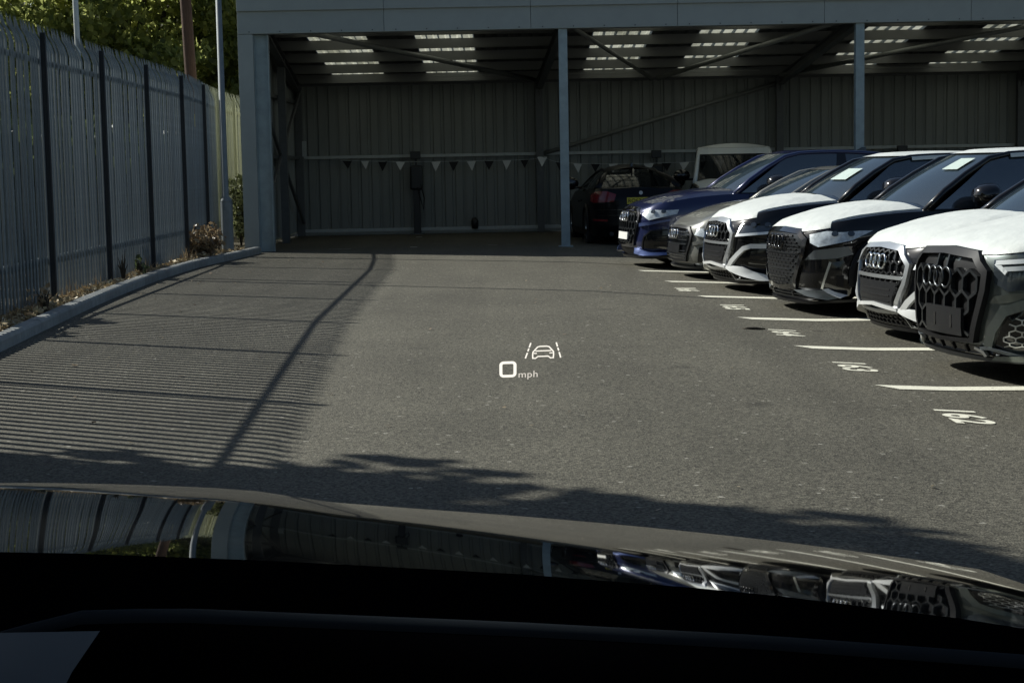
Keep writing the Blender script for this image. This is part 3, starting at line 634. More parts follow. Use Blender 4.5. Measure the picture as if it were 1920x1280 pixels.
# ------------------------------------------------------------------ parked cars
def soft(o, a=40):
    bm = bmesh.new(); bm.from_mesh(o.data); bmesh.ops.remove_doubles(bm, verts=bm.verts, dist=.0004); bmesh.ops.recalc_face_normals(bm, faces=bm.faces); bm.to_mesh(o.data); bm.free()
    for p in o.data.polygons: p.use_smooth = True
    o.data.set_sharp_from_angle(angle=rad(a))
class Car:
    """Local frame: x runs back from the nose, y to the car's right, z up from the tarmac."""
    def __init__(s, sp, label, cat, loc, heading, group, tilt=0.0, film=(), paint='paint_black'):
        s.sp = sp; b = Vector((-heading[0], -heading[1])); ang = math.atan2(b.y, b.x)
        s.root = thing('parked_car', label, cat, (loc[0], loc[1], gz(loc[0] + .9, loc[1])), (0, tilt, ang), group)
        s.paint = M[paint]; s.film = film
        s.pl = catmull([(x, y, 0) for x, y in sp['plan']], 14)
        s.L = [0.0]
        for a, c in zip(s.pl, s.pl[1:]): s.L.append(s.L[-1] + (c - a).length)
        s.U = s.L[-1]
        s.front_tab = [(p.x, p.y) for p in s.pl if p.x <= sp['len'] * .62 and p.y > 0]
        s.front_tab.sort()
    def plan(s, a):
        lo, hi = 0, len(s.L) - 1
        a = min(max(a, 0), s.U - 1e-6)
        while hi - lo > 1:
            m = (lo + hi) // 2
            if s.L[m] <= a: lo = m
            else: hi = m
        t = (a - s.L[lo]) / (s.L[hi] - s.L[lo]); p = s.pl[lo].lerp(s.pl[hi], t)
        i0, i1 = max(lo - 1, 0), min(hi + 1, len(s.pl) - 1)
        d = (s.pl[i1] - s.pl[i0])
        if lo == 0: d = Vector((0, 1, 0)) * (1 - t) + d.normalized() * t
        d.normalize()
        return p, Vector((-d.y, d.x, 0))
    def ztop(s, x):
        sp = s.sp; xc = sp['xc']
        z = sp['zl'] + (sp['zb'] - sp['zl']) * math.sin(min(1, x / xc) * math.pi / 2) ** .9
        if x > sp['len'] * .55: z = lerp(z, sp.get('zr', sp['zb']), sm(sp['len'] * .55, sp['len'] * .9, x))
        return z
    def W(s, u, z, off=0.0):
        p, n = s.plan(abs(u)); sp = s.sp
        zt = s.ztop(p.x); zs = sp['zs']; v = min(1.0, max(-.3, (z - zs) / (zt - zs)))
        wf = max(0, -n.x) ** 1.3; wr = max(0, n.x) ** 1.3; wsd = max(0, 1 - wf - wr)
        ins = interp(sp['front'], v) * wf + interp(sp['side'], v) * wsd + interp(sp['rear'], v) * wr
        q = p - n * (ins - off)
        return Vector((q.x, q.y if u >= 0 else -q.y, z))
    def D(s, u, z, off=0.0):                # detail drawings: heights go through the front's own height table
        return s.W(u, interp(s.sp['zmap'], z), off)
    def ring(s):
        if not hasattr(s, '_ring'):
            s._ring = []; u = 0.0
            while u < s.U * .5:
                x = s.plan(u)[0].x; p = s.W(u, s.ztop(x))
                if not s._ring or p.x > s._ring[-1][0] + 1e-4: s._ring.append((p.x, p.y, p.z))
                u += .02
        return s._ring
    def toph(s, x, y):                      # height of the bonnet skin over the top edge of the wings
        sp = s.sp; rg = s.ring(); yi = max(.03, interp([(a, b) for a, b, c in rg], x)); zr = interp([(a, c) for a, b, c in rg], x)
        t = min(1, abs(y) / yi); q = max(0, (x - rg[0][0]) / (sp['xc'] - rg[0][0]))
        cr = sp['crown'] * math.sin(min(1, q) * math.pi / 2) ** .7
        ridge = sp.get('ridge', .010) * (sm(.50, .60, t) - sm(.60, .85, t)) * sm(.1, .5, q)
        return zr + cr * (1 - t ** 2.6) + ridge
    def body(s):
        sp = s.sp; us = []; u = 0.0
        while u < s.U: us.append(u); u += .05
        us.append(s.U); nv = 20; full = [-q for q in us[:0:-1]] + us
        wheels = [(sp['xw'][0], sp['rw']), (sp['xw'][1], sp['rw'])]
        mb = MB(); idx = {}
        vs = [0, .02, .05, .09, .14, .2, .26, .32, .38, .44, .5, .56, .62, .68, .74, .8, .86, .91, .95, .98, 1.0]
        for i, u in enumerate(full):
            zt = s.ztop(s.plan(abs(u))[0].x)
            for j, v in enumerate(vs):
                idx[i, j] = len(mb.v); mb.v.append(tuple(s.W(u, lerp(sp['zs'], zt, v))))
        for i in range(len(full) - 1):
            for j in range(len(vs) - 1):
                ids = (idx[i, j], idx[i + 1, j], idx[i + 1, j + 1], idx[i, j + 1])
                c = sum((Vector(mb.v[k]) for k in ids), Vector()) / 4
                if abs(c.y) > .6 and any(math.hypot(c.x - xw, c.z - rw) < rw + .055 for xw, rw in wheels): continue
                mb.f.append(ids)
        # top skin (bonnet and scuttle), continuous with the sides
        nt_ = 12; prev = None
        N = len(us)
        for i, u in enumerate(us):
            p = s.W(u, s.ztop(s.plan(u)[0].x)); row = []
            for k in range(nt_ + 1):
                t = -1 + 2 * k / nt_; y = p.y * t
                z = p.z if k in (0, nt_) else (s.toph(p.x, y) if p.x < sp['xc'] + .3 else p.z + .02 * (1 - t * t))
                row.append((p.x, y, max(z, p.z) if k not in (0, nt_) else z))
            o = len(mb.v); mb.v += row
            if prev is not None:
                for k in range(nt_): mb.f.append((prev + k, prev + k + 1, o + k + 1, o + k))
            prev = o
        o = mb.build('body', s.paint, s.root, smooth=True)
        bm = bmesh.new(); bm.from_mesh(o.data); bmesh.ops.remove_doubles(bm, verts=bm.verts, dist=.002); bmesh.ops.recalc_face_normals(bm, faces=bm.faces); bm.to_mesh(o.data); bm.free()
        o.data.set_sharp_from_angle(angle=rad(38)) if hasattr(o.data, 'set_sharp_from_angle') else None
        # arch liners, underbody, wheels
        mb = MB(); mb.box(.42, sp['len'] - .4, -.60, .60, .20, .72); mb.box(.12, .45, -.55, .55, sp['zs'] - .01, .5); mb.build('underbody', M['black'], s.root)
        for xw, rw in wheels:
            for sd in (-1, 1):
                yw = sd * (sp['hw'] - .135)
                mb = MB(); pr = [(rw * .62, -.11), (rw * .93, -.115), (rw, -.09), (rw, .09), (rw * .93, .115), (rw * .62, .11)]
                mb.lathe(pr, 28); w_ = mb.build('wheel', M['rubber'], s.root, smooth=True, loc=(xw, yw, rw))
                mb = MB(); mb.lathe([(rw * .64, -.10), (rw * .64, .10), (rw * .60, .105), (rw * .58, .06), (.09, .03), (.0, .03)] if sd > 0 else [(rw * .64, .10), (rw * .64, -.10), (rw * .60, -.105), (rw * .58, -.06), (.09, -.03), (.0, -.03)], 28)
                for k in range(5):
                    a = k * 1.2566; ca, sa = math.cos(a), math.sin(a); T = Matrix.Rotation(a, 4, 'Y')
                    mb.box(.06, rw * .6, .05 * sd - .012, .08 * sd + .012, -.035, .035, T)
                mb.build('rim', M['rim'], w_, smooth=False)
                mb = MB(); n = 26; rows = []
                for k in range(n + 1):
                    a = math.pi * (-.05 + 1.10 * k / n); rows.append([(xw + math.cos(a) * rr, sd * (sp['hw'] + dy), rw + math.sin(a) * rr) for rr, dy in ((rw + .02, -.12), (rw + .035, .004), (rw + .085, .006), (rw + .10, -.03))])
                mb.grid(rows); mb.build('arch_trim', M[sp.get('arch', 'black')], s.root, smooth=True)
    def coons(s, c00, c10, c11, c01, bx=(0, 0, 0), n=8, bul2=(0, 0, 0)):
        c00, c10, c11, c01 = map(Vector, (c00, c10, c11, c01)); rows = []
        for i in range(n + 1):
            v = i / n; row = []
            for k in range(n + 1):
                u = k / n; p = c00.lerp(c10, u).lerp(c01.lerp(c11, u), v); row.append(p + Vector(bx) * (4 * u * (1 - u)) + Vector(bul2) * (4 * v * (1 - v)))
            rows.append(row)
        return rows
    def cabin(s):
        sp = s.sp; gl = M[sp.get('glass', 'glass')]
        xc, xf, xr, xt = sp['xc'], sp['xrf'], sp['xrr'], sp['xt']; zb = s.ztop(xc) + .01; H = sp['H']; yb = sp['hw'] - .17; yr = sp['yr']
        zt = sp.get('zr', sp['zb']) + .01
        rows = s.coons((xc, -yb, zb), (xc, yb, zb), (xf, yr, H - .055), (xf, -yr, H - .055), (-.20, 0, .0), 10, (-.035, 0, .02))
        for i, r in enumerate(rows):
            if i: 
                for k in range(len(r)): r[k] = r[k] + Vector((.10 * (4 * k / 10 * (1 - k / 10)) * i / 10, 0, .0))
        top = rows[-1]; s.ws = rows
        ws = MB().grid(rows).build('windscreen', gl, s.root, smooth=True)
        rr = []
        for i in range(13):
            t = i / 12; xx = lerp(xf, xr, t); row = []
            for k in range(11):
                f = k / 10; b = 4 * f * (1 - f); fx = (-.10 * b * (1 - t)) + (.05 * b * t)
                z = H - .055 + .055 * math.sin(math.pi * (.12 + .76 * t)) ** .7 * 1.0 - .055 * math.sin(math.pi * .12) ** .7 + sp.get('rc', .035) * b - (sp.get('rdrop', .03)) * t * t
                row.append(Vector((xx + fx, lerp(-yr, yr, f), z)))
            rr.append(row)
        for k in range(11): rr[0][k] = top[k] + Vector((0, 0, .004))
        s.roof = rr
        roof = MB().grid(rr).build('roof', s.paint, s.root, smooth=True)
        if 'roof' in s.film:
            MB().grid([[p + Vector((0, 0, .012)) for p in r] for r in rr]).build('roof_film', M['film'], s.root, smooth=True)
            mb = MB(); 
            for sd, kk in ((1, 10), (-1, 0)): mb.grid([[rr[i][kk] + Vector((0, sd * .002, .012)), rr[i][kk] + Vector((0, sd * .045, -.01)), rr[i][kk] + Vector((0, sd * .056, -.045))] for i in range(1, 13)])
            if sp.get('header'): mb.grid([[p + Vector((-.012, 0, .012)) for p in rows[i]] for i in (8, 9, 10)])
            mb.build('roof_film', M['film'], s.root, smooth=True)
        if sp.get('fin'):
            mb = MB(); p = rr[11][5]; mb.prism([p + Vector((-.12, -.02, 0)), p + Vector((.06, -.02, 0)), p + Vector((.05, -.012, .065)), p + Vector((.0, -.012, .06))], (0, .035, 0)); mb.build('aerial_fin', M['gloss_black'] if not s.film else M['film'], s.root)
        ez = rr[12][0].z
        rg = s.coons((xr, -yr, ez), (xr, yr, ez), (xt, yb - .02, zt), (xt, -yb + .02, zt), (.10, 0, .0), 8, (.05, 0, .03))
        for k in range(9): rg[0][k] = rr[12][round(k * 10 / 8)] if k % 4 == 0 else rg[0][k]
        MB().grid(rg).build('rear_window', gl, s.root, smooth=True); s.rg = rg
        for sd in (-1, 1):
            # side glass from the belt line to the roof edge
            n = 12; rows2 = []
            for i in range(n + 1):
                t = i / n; bx = lerp(xc + .06, xt - .04, t); tx = lerp(xf, xr, t)
                b = Vector((bx, sd * (sp['hw'] - .105 - .06 * sm(.75, 1, t)), s.ztop(bx) + .005)); p = rr[min(12, max(0, round(t * 12)))][10 if sd > 0 else 0]
                rows2.append([b.lerp(p, v) + Vector((0, sd * .03 * 4 * v * (1 - v), 0)) for v in (0, .25, .5, .75, 1)])
            MB().grid(rows2).build('side_window', gl, s.root, smooth=True)
            mb = MB()      # screen pillar, roof rail, rear pillar in one run
            e = [Vector((xc - .02, sd * (yb + .03), zb - .02))] + [rows[i][10 if sd > 0 else 0] + Vector((0, sd * .012, .0)) for i in (3, 6, 9)] + [r[10 if sd > 0 else 0] + Vector((0, sd * .006, -.01)) for r in rr[1:]] + [rg[4][8 if sd > 0 else 0], rg[8][8 if sd > 0 else 0] + Vector((0, 0, -.02))]
            mb.tube(e, [.045, .04, .036, .034] + [.030] * 12 + [.06, .07], 8); mb.build('pillar', s.paint if not sp.get('pillar_film') else M['film'], s.root, smooth=True)
            mb = MB(); t = .48; i = 6
            mb.grid([[rows2[i + j][k] + Vector((0, sd * .008, 0)) for k in range(5)] for j in (0, 1)] ); mb.build('door_pillar', M['gloss_black'], s.root)
            mb = MB(); q = [rows2[i][0] + Vector((0, sd * .006, .004)) for i in range(n + 1)]; mb.tube(q, .012, 6); mb.build('window_trim', M[sp.get('wtrim', 'gloss_black')], s.root)
            # door mirror
            mx, mz = xc + .58, s.ztop(xc) + .15
            mb = MB(); my = sd * (sp['hw'] + .11)
            rws = []
            for i in range(9):
                a = math.pi * i / 8; rws.append([(mx + .19 * -math.cos(a) * (1.0 if math.cos(a) > 0 else .4), my + .17 * math.sin(a) ** .6 * math.cos(bb), mz + .125 * math.sin(a) ** .6 * math.sin(bb)) for bb in [2 * math.pi * k / 12 for k in range(13)]])
            mb.grid(rws); mb.box(mx - .03, mx + .05, min(my, sd * (sp['hw'] - .12)), max(my, sd * (sp['hw'] - .12)), mz - .10, mz - .06)
            mb.build('door_mirror', M['gloss_black'], s.root, smooth=True)
            # shut lines and handles along the flank
            mb = MB()
            for xx in (xc + .12, lerp(xf, xr, .52), xr - .02):
                mb = MB(); u = s.u_at(xx); col = [s.W(sd * u, z, .0025) for z in [sp['zs'] + .1 + (s.ztop(xx) - sp['zs'] - .1) * k / 10 for k in range(11)]]
                mb.grid([[p + Vector((-.004, 0, 0)), p + Vector((.004, 0, 0))] for p in col]); mb.build('door_gap', M['black'], s.root)
            for xx in (lerp(xf, xr, .40), xr - .2):
                u = s.u_at(xx); p = s.W(sd * u, s.ztop(xx) - .17, .02); mb = MB(); mb.box(p.x - .1, p.x + .1, p.y - .014, p.y + .014, p.z - .014, p.z + .014); mb.build('door_handle', s.paint, s.root, bevel=.006)
            s.strip([(sd * s.u_at(.95), sp['zs'] + .03), (sd * s.u_at(sp['len'] - .9), sp['zs'] + .03)], .12, .012, .03, 'side_sill', M[sp.get('arch', 'black')], n=16)
    def u_at(s, x):
        for i, p in enumerate(s.pl):
            if p.x >= x and s.pl[i].y > .5: return s.L[i]
        return s.U * .5
    def hood_film(s, y1=.86, um=.90):
        sp = s.sp; n = 20; m = 16; q = sp['hw'] / .95; rows = []
        xe0 = sp['xc'] - .06; yend = interp(s.front_tab, sp['xc'] * .7) * y1; zs = sp['zs']
        for i in range(n + 1):
            f = -1 + 2 * i / n; u = f * um * q; p, _ = s.plan(abs(u)); zt = s.ztop(p.x); row = []
            for v in (.935, .955, .975, .99):
                row.append(s.W(u, lerp(zs, zt, v), .010))
            st = s.W(u, zt, 0); xe = xe0 - .17 * (1 - f * f)
            for k in range(m + 1):
                t = k / m; x = lerp(st.x + .012, xe, t); y = lerp(st.y * .985, yend * f, sm(0, .7, t))
                row.append(Vector((x, y, s.toph(x, y) + .011 + R.uniform(-.0015, .0015))))
            rows.append(row)
        mb = MB(); mb.grid(rows)
        for e in (rows[0], rows[-1]):
            mb.grid([e, [p + Vector((0, .008 if p.y > 0 else -.008, -.014)) for p in e]])
        mb.build('bonnet_film', M['film'], s.root, smooth=True)
    # ---- details drawn on the wrapped bodywork in (u, z)
    def patch(s, poly, off, depth, name, m, parent=None, res=.07, tilt=0.0, build=True):
        pts = []
        for (a, b) in zip(poly, poly[1:] + poly[:1]):
            k = max(1, int(math.hypot(b[0] - a[0], b[1] - a[1]) / res))
            pts += [Vector((lerp(a[0], b[0], i / k), lerp(a[1], b[1], i / k))) for i in range(k)]
        nb = len(pts); u0_, u1_ = min(p.x for p in pts), max(p.x for p in pts); z0_, z1_ = min(p.y for p in pts), max(p.y for p in pts)
        def inside(x, y):
            c = False
            for i in range(nb):
                a, b = pts[i], pts[i - 1]
                if (a.y > y) != (b.y > y) and x < (b.x - a.x) * (y - a.y) / (b.y - a.y) + a.x: c = not c
            return c
        ins = []; x = u0_ + res / 2
        while x < u1_:
            y = z0_ + res / 2
            while y < z1_:
                if inside(x, y) and min((Vector((x, y)) - q).length for q in pts) > res * .4: ins.append(Vector((x, y)))
                y += res
            x += res
        vv, ee, ff, *_ = geometry.delaunay_2d_cdt(pts + ins, [], [list(range(nb))], 1, 1e-5)
        mb = MB(); mb.add([s.D(p.x, p.y, off + tilt * (z1_ - p.y)) for p in vv], [tuple(f) for f in ff])
        bk = [s.D(p.x, p.y, off + tilt * (z1_ - p.y)) for p in pts]; bd = [s.D(p.x, p.y, off - depth) for p in pts]
        mb.add(bk + bd, [(i, (i + 1) % nb, nb + (i + 1) % nb, nb + i) for i in range(nb)])
        if not build: return mb
        o = mb.build(name, m, parent or s.root); soft(o); return o
    def strip(s, line, w_, off, depth, name, m, closed=False, parent=None, n=0, build=True, mb=None, tilt=(0.0, 0.0)):
        line = [Vector(p) for p in line]
        seg = []
        pr = list(zip(line, line[1:] + line[:1])) if closed else list(zip(line, line[1:]))
        for a, b in pr:
            k = n or max(1, int((b - a).length / .09)); seg += [a.lerp(b, i / k) for i in range(k)]
        if not closed: seg.append(line[-1])
        N = len(seg); rows = []; ww = w_ if isinstance(w_, (int, float)) else None
        for i, p in enumerate(seg):
            a = seg[(i - 1) % N] if closed or i else p; b = seg[(i + 1) % N] if closed or i < N - 1 else p
            d1 = (p - a); d2 = (b - p); d1 = d1.normalized() if d1.length > 1e-6 else d2.normalized(); d2 = d2.normalized() if d2.length > 1e-6 else d1
            nn = Vector((-(d1 + d2).y, (d1 + d2).x)); nn = nn.normalized() if nn.length > 1e-6 else Vector((-d1.y, d1.x))
            k = 1 / max(.45, nn.dot(Vector((-d1.y, d1.x)))); wv = (ww if ww is not None else lerp(w_[0], w_[1], i / max(1, N - 1))) / 2 * k
            l, r = p + nn * wv, p - nn * wv
            ol, or_ = off + tilt[0] * (tilt[1] - l.y), off + tilt[0] * (tilt[1] - r.y)
            rows.append([s.D(l.x, l.y, ol - depth), s.D(l.x, l.y, ol), s.D(r.x, r.y, or_), s.D(r.x, r.y, or_ - depth)])
        if closed: rows.append(rows[0])
        mb = mb or MB(); mb.grid(rows)
        if not closed: o = len(mb.v); mb.v += [tuple(p) for p in rows[0] + rows[-1]]; mb.f += [(o, o + 1, o + 2, o + 3), (o + 7, o + 6, o + 5, o + 4)]
        if not build: return mb
        o = mb.build(name, m, parent or s.root); soft(o); return o
    def poly_in(s, poly, x, y):
        c = False
        for i in range(len(poly)):
            a, b = poly[i], poly[i - 1]
            if (a[1] > y) != (b[1] > y) and x < (b[0] - a[0]) * (y - a[1]) / (b[1] - a[1]) + a[0]: c = not c
        return c
    def hexes(s, poly, r, wd, off, depth, name, m, parent=None, sy=1.0, skip=None):
        mb = MB(); dx = r * math.sqrt(3); dy = 1.5 * r * sy; u0_ = min(p[0] for p in poly); u1_ = max(p[0] for p in poly); z0_ = min(p[1] for p in poly); z1_ = max(p[1] for p in poly)
        j = 0; z = z0_; done = set()
        while z < z1_ + r:
            u = -math.ceil(-u0_ / dx) * dx - dx + (dx / 2 if j % 2 else 0)
            while u < u1_ + dx:
                cor = [(u + r * math.sin(a), z + r * sy * math.cos(a)) for a in [k * math.pi / 3 for k in range(6)]]
                for a, b in zip(cor, cor[1:] + cor[:1]):
                    key = tuple(sorted(((round(a[0], 3), round(a[1], 3)), (round(b[0], 3), round(b[1], 3)))))
                    if key in done: continue
                    done.add(key); mid = ((a[0] + b[0]) / 2, (a[1] + b[1]) / 2)
                    if not (s.poly_in(poly, *a) and s.poly_in(poly, *b)): continue
                    if skip and (s.poly_in(skip, *mid)): continue
                    s.strip([a, b], wd, off, depth, '', None, n=1, build=False, mb=mb)
                u += dx
            z += dy; j += 1
        o = mb.build(name, m, parent or s.root); o['kind'] = 'stuff'; return o
    def rings(s, z, r, off, m, tub=.008, parent=None):
        mb = MB()
        for k in range(4):
            uc = (k - 1.5) * r * 1.5
            mb.tube([s.D(uc + r * math.cos(a), z + r * math.sin(a), off + (.004 if k % 2 else 0)) for a in [2 * math.pi * i / 18 for i in range(19)]], tub, 6, caps=False)
        return mb.build('badge', m, parent or s.root, smooth=True)
def mir(poly): return [(-u, z) for u, z in poly]
def sym(half): return half + [(-u, z) for u, z in reversed(half) if u > 1e-6]

SIDE = [(-.3, .07), (0, .05), (.12, .01), (.3, .0), (.55, .012), (.72, .0), (.86, .02), (1, .075)]
REARP = [(-.3, .14), (0, .10), (.2, .0), (.6, .02), (.8, .04), (1, .12)]
def spec(L, hw, H, zl, zb, xc, xrf, xrr, xt, yr, xw, rw, front, nose=0.0, **k):
    q = hw / .95
    plan = [(0, 0), (.010, .22 * q), (.036, .44 * q), (.090, .62 * q), (.195, .765 * q), (.39, .868 * q), (.72, .925 * q), (1.2, .945 * q), (L * .5, .95 * q), (L - 1.0, .94 * q), (L - .38, .86 * q), (L - .12, .66 * q), (L - .02, .35 * q), (L, 0)]
    d = dict(zmap=[(0, .13), (.07, .165), (.30, .33), (.6, .60), (1.2, 1.2)], len=L, hw=hw, H=H, zl=zl, zb=zb, xc=xc, xrf=xrf, xrr=xrr, xt=xt, yr=yr, xw=xw, rw=rw, front=front, side=SIDE, rear=REARP, zs=.225, crown=.085, plan=plan)
    d.update(k); return d
FRT = [(-.3, .16), (0, .07), (.10, .02), (.25, .0), (.5, .015), (.75, .035), (.88, .055), (.96, .09), (1, .13)]
FRT_UP = [(-.3, .14), (0, .05), (.10, .015), (.25, .0), (.6, .005), (.85, .02), (.95, .05), (1, .10)]

def headlamp(c, poly, outline=True, m='lens', drl=None, tilt=.32):
    zt = max(p[1] for p in poly)
    for sd in (1, -1):
        P = poly if sd > 0 else mir(poly)
        o0 = -.030 if tilt else .012
        h = c.patch(P, o0, .05, 'headlight', M[m], res=.05, tilt=tilt)
        if outline: c.strip(P, .030, -.020, .02, 'light_strip', M['drl'], closed=True, parent=h, tilt=(tilt, zt))
        for d in (drl or []):
            c.strip(d if sd > 0 else mir(d), .030, o0 + .012, .014, 'light_strip', M['drl'], parent=h, tilt=(tilt, zt))
        pc = [sum(p[k] for p in P) / len(P) for k in (0, 1)]; q = c.D(pc[0], pc[1], -.02 + tilt * (zt - pc[1])); mb = MB()
        for du in (-.09, .07):
            q = c.D(pc[0] + du, pc[1] + .01, -.016 + tilt * (zt - pc[1])); mb = MB(); rr = [(.030 * math.sin(a), .026 * math.cos(a)) for a in [k * math.pi / 6 for k in range(12)]]
            mb.prism([c.D(pc[0] + du + a, pc[1] + .01 + b, o0 + .010 + tilt * (zt - pc[1] - b)) for a, b in rr], (-.012, 0, 0)); mb.build('projector', M['lens_dark'], h, smooth=False)
def plate(c, poly, m, off=.03, txt=None):
    return c.patch(poly, off, .02, 'number_plate', M[m], res=.12)

def front_oct(c):                         # small suv: silver framed octagonal grille, white bumper blades
    gp = sym([(0, .88), (.37, .86), (.53, .72), (.50, .56), (.37, .31), (0, .29)])
    g = c.patch(gp, .006, .02, 'grille', M['gloss_black'])
    c.strip(gp, .046, .036, .045, 'grille_frame', M['silver'], closed=True, parent=g)
    pl = [(-.30, .36), (.30, .36), (.34, .53), (-.34, .53)]
    c.hexes([(u * .9, .58 + (z - .58) * .92) for u, z in gp], .062, .016, .026, .02, 'grille_mesh', M['dkgrey'], g, 1.0, pl)
    c.patch([(-.32, .35), (.32, .35), (.40, .56), (-.40, .56)], .028, .02, 'plate_holder', M['dkgrey'], g)
    for z in (.395, .445, .495): c.strip([(-.30, z), (.30, z)], .012, .032, .01, 'holder_rib', M['black'], parent=g)
    c.strip([(-.46, .60), (.46, .60)], .030, .034, .03, 'grille_bar', M['silver'], parent=g)
    c.rings(.735, .062, .045, M['chrome'], .010, g)
    headlamp(c, [(.63, .70), (.66, .84), (1.00, .905), (1.16, .90), (1.06, .735)], True, 'lens_dark')
    for sd in (1, -1):
        f = (lambda P: P) if sd > 0 else mir
        c.patch(f([(.74, .28), (.80, .52), (1.02, .54), (1.06, .28), (1.0, .20), (.90, .22)]), .006, .02, 'air_intake', M['gloss_black'])
        for k in range(4): c.strip(f([(.76 + .012 * k, .30 + .06 * k), (1.0, .285 + .06 * k)]), .014, .02, .015, 'intake_rib', M['dkgrey'])
        c.strip(f([(.985, .24), (.985, .52)]), .02, .028, .02, 'intake_fin', M['silver'])
        c.strip(f([(.48, .335), (.72, .55), (.80, .575), (1.05, .575), (1.085, .30), (1.03, .155)]), .050, .040, .05, 'bumper_frame', M['white_trim'])
        c.patch(f([(.40, .33), (.46, .355), (.70, .345), (1.0, .215), (1.06, .16), (1.0, .125), (.90, .130), (.62, .235)]), .030, .06, 'bumper_blade', M['white_trim'], res=.06, tilt=.55)
        c.patch(f([(.0, .22), (.0, .33), (.40, .31), (.62, .225), (.88, .125), (.60, .10), (.0, .11)]), .012, .02, 'lower_grille', M['gloss_black'])
        c.hexes(f([(.0, .12), (.0, .32), (.36, .31), (.60, .22), (.84, .12), (.60, .105)]), .05, .013, .024, .012, 'lower_mesh', M['dkgrey'], None, .8)
        c.strip(f([(.42, .33), (.50, .12), (.95, .115)]), .016, .034, .02, 'lower_trim', M['silver'])
    c.strip([(-.42, .335), (.0, .365), (.42, .335)], .030, .05, .05, 'bumper_blade', M['white_trim'])
    c.strip([(-1.05, .085), (-.6, .075), (0, .07), (.6, .075), (1.05, .085)], .05, .020, .05, 'front_splitter', M['dkgrey'])
    c.strip([(-1.04, .62), (-.62, .64)], .012, .008, .01, 'bumper_crease', M['black']); c.strip([(.62, .64), (1.04, .62)], .012, .008, .01, 'bumper_crease', M['black'])

def front_hex(c):                         # large suv: dark octagonal grille with deep scalloped cells
    gp = sym([(0, .935), (.44, .915), (.585, .80), (.575, .68), (.455, .275), (0, .245)])
    g = c.patch(gp, .004, .02, 'grille', M['black'])
    c.strip(gp, .052, .050, .06, 'grille_frame', M['black'], closed=True, parent=g)
    inner = [(u * .92, .6 + (z - .6) * .93) for u, z in gp]
    pl = [(-.36, .31), (.20, .31), (.20, .53), (-.36, .53)]
    c.hexes(inner, .098, .022, .045, .035, 'grille_mesh', M['gunmetal'], g, 1.0, pl)
    h = c.patch([(-.36, .31), (.20, .31), (.20, .53), (-.36, .53)], .060, .03, 'plate_holder', M['dkgrey'], g)
    for u in (-.22, .03): c.strip([(u, .37), (u, .47)], .022, .064, .01, 'holder_slot', M['gloss_black'], parent=g)
    c.rings(.745, .070, .075, M['gunmetal'], .010, g)
    headlamp(c, [(.63, .885), (1.45, .935), (1.40, .75), (.76, .675), (.65, .73)], False, 'lens_dark', [[(.66, .868), (1.38, .918)], [(.72, .825), (1.38, .872)], [(.66, .865), (.75, .80)]], .0)
    for sd in (1, -1):
        f = (lambda P: P) if sd > 0 else mir
        c.patch(f([(.585, .585), (.66, .640), (.80, .665), (1.40, .690), (1.40, .645), (.84, .615), (.70, .590)]), .030, .04, 'bumper_crease', c.paint, tilt=-.25, res=.05)
        c.patch(f([(.62, .215), (.67, .36), (.76, .50), (.88, .545), (1.42, .56), (1.46, .22), (.90, .19)]), .006, .02, 'air_intake', M['gloss_black'])
        c.strip(f([(.60, .22), (.65, .38), (.74, .53), (.87, .585), (1.40, .605)]), .075, .035, .04, 'intake_surround', c.paint)
        c.hexes(f([(.70, .22), (.74, .38), (.82, .50), (1.36, .53), (1.38, .24)]), .050, .010, .020, .012, 'intake_mesh', M['silver'], None, .62)
        c.strip(f([(.52, .195), (.62, .20), (.84, .135), (1.5, .15)]), .035, .04, .04, 'bumper_blade', M['satin'])
        c.patch(f([(.66, .115), (.84, .135), (1.5, .155), (1.5, .085), (.62, .065)]), .055, .05, 'bumper_blade', c.paint, res=.08)
        c.strip(f([(.46, .19), (.54, .15), (.56, .10)]), .035, .045, .03, 'lower_trim', M['silver'])
    c.patch(sym([(0, .205), (.58, .215), (.80, .12), (0, .10)]), .006, .02, 'lower_grille', M['gloss_black'])
    for u in (-.5, -.3, -.1, .1, .3, .5): c.strip([(u, .12), (u, .20)], .02, .02, .012, 'lower_fin', M['dkgrey'])
    c.strip([(-1.2, .075), (-.6, .065), (0, .06), (.6, .065), (1.2, .075)], .05, .035, .07, 'front_splitter', M['gunmetal'])

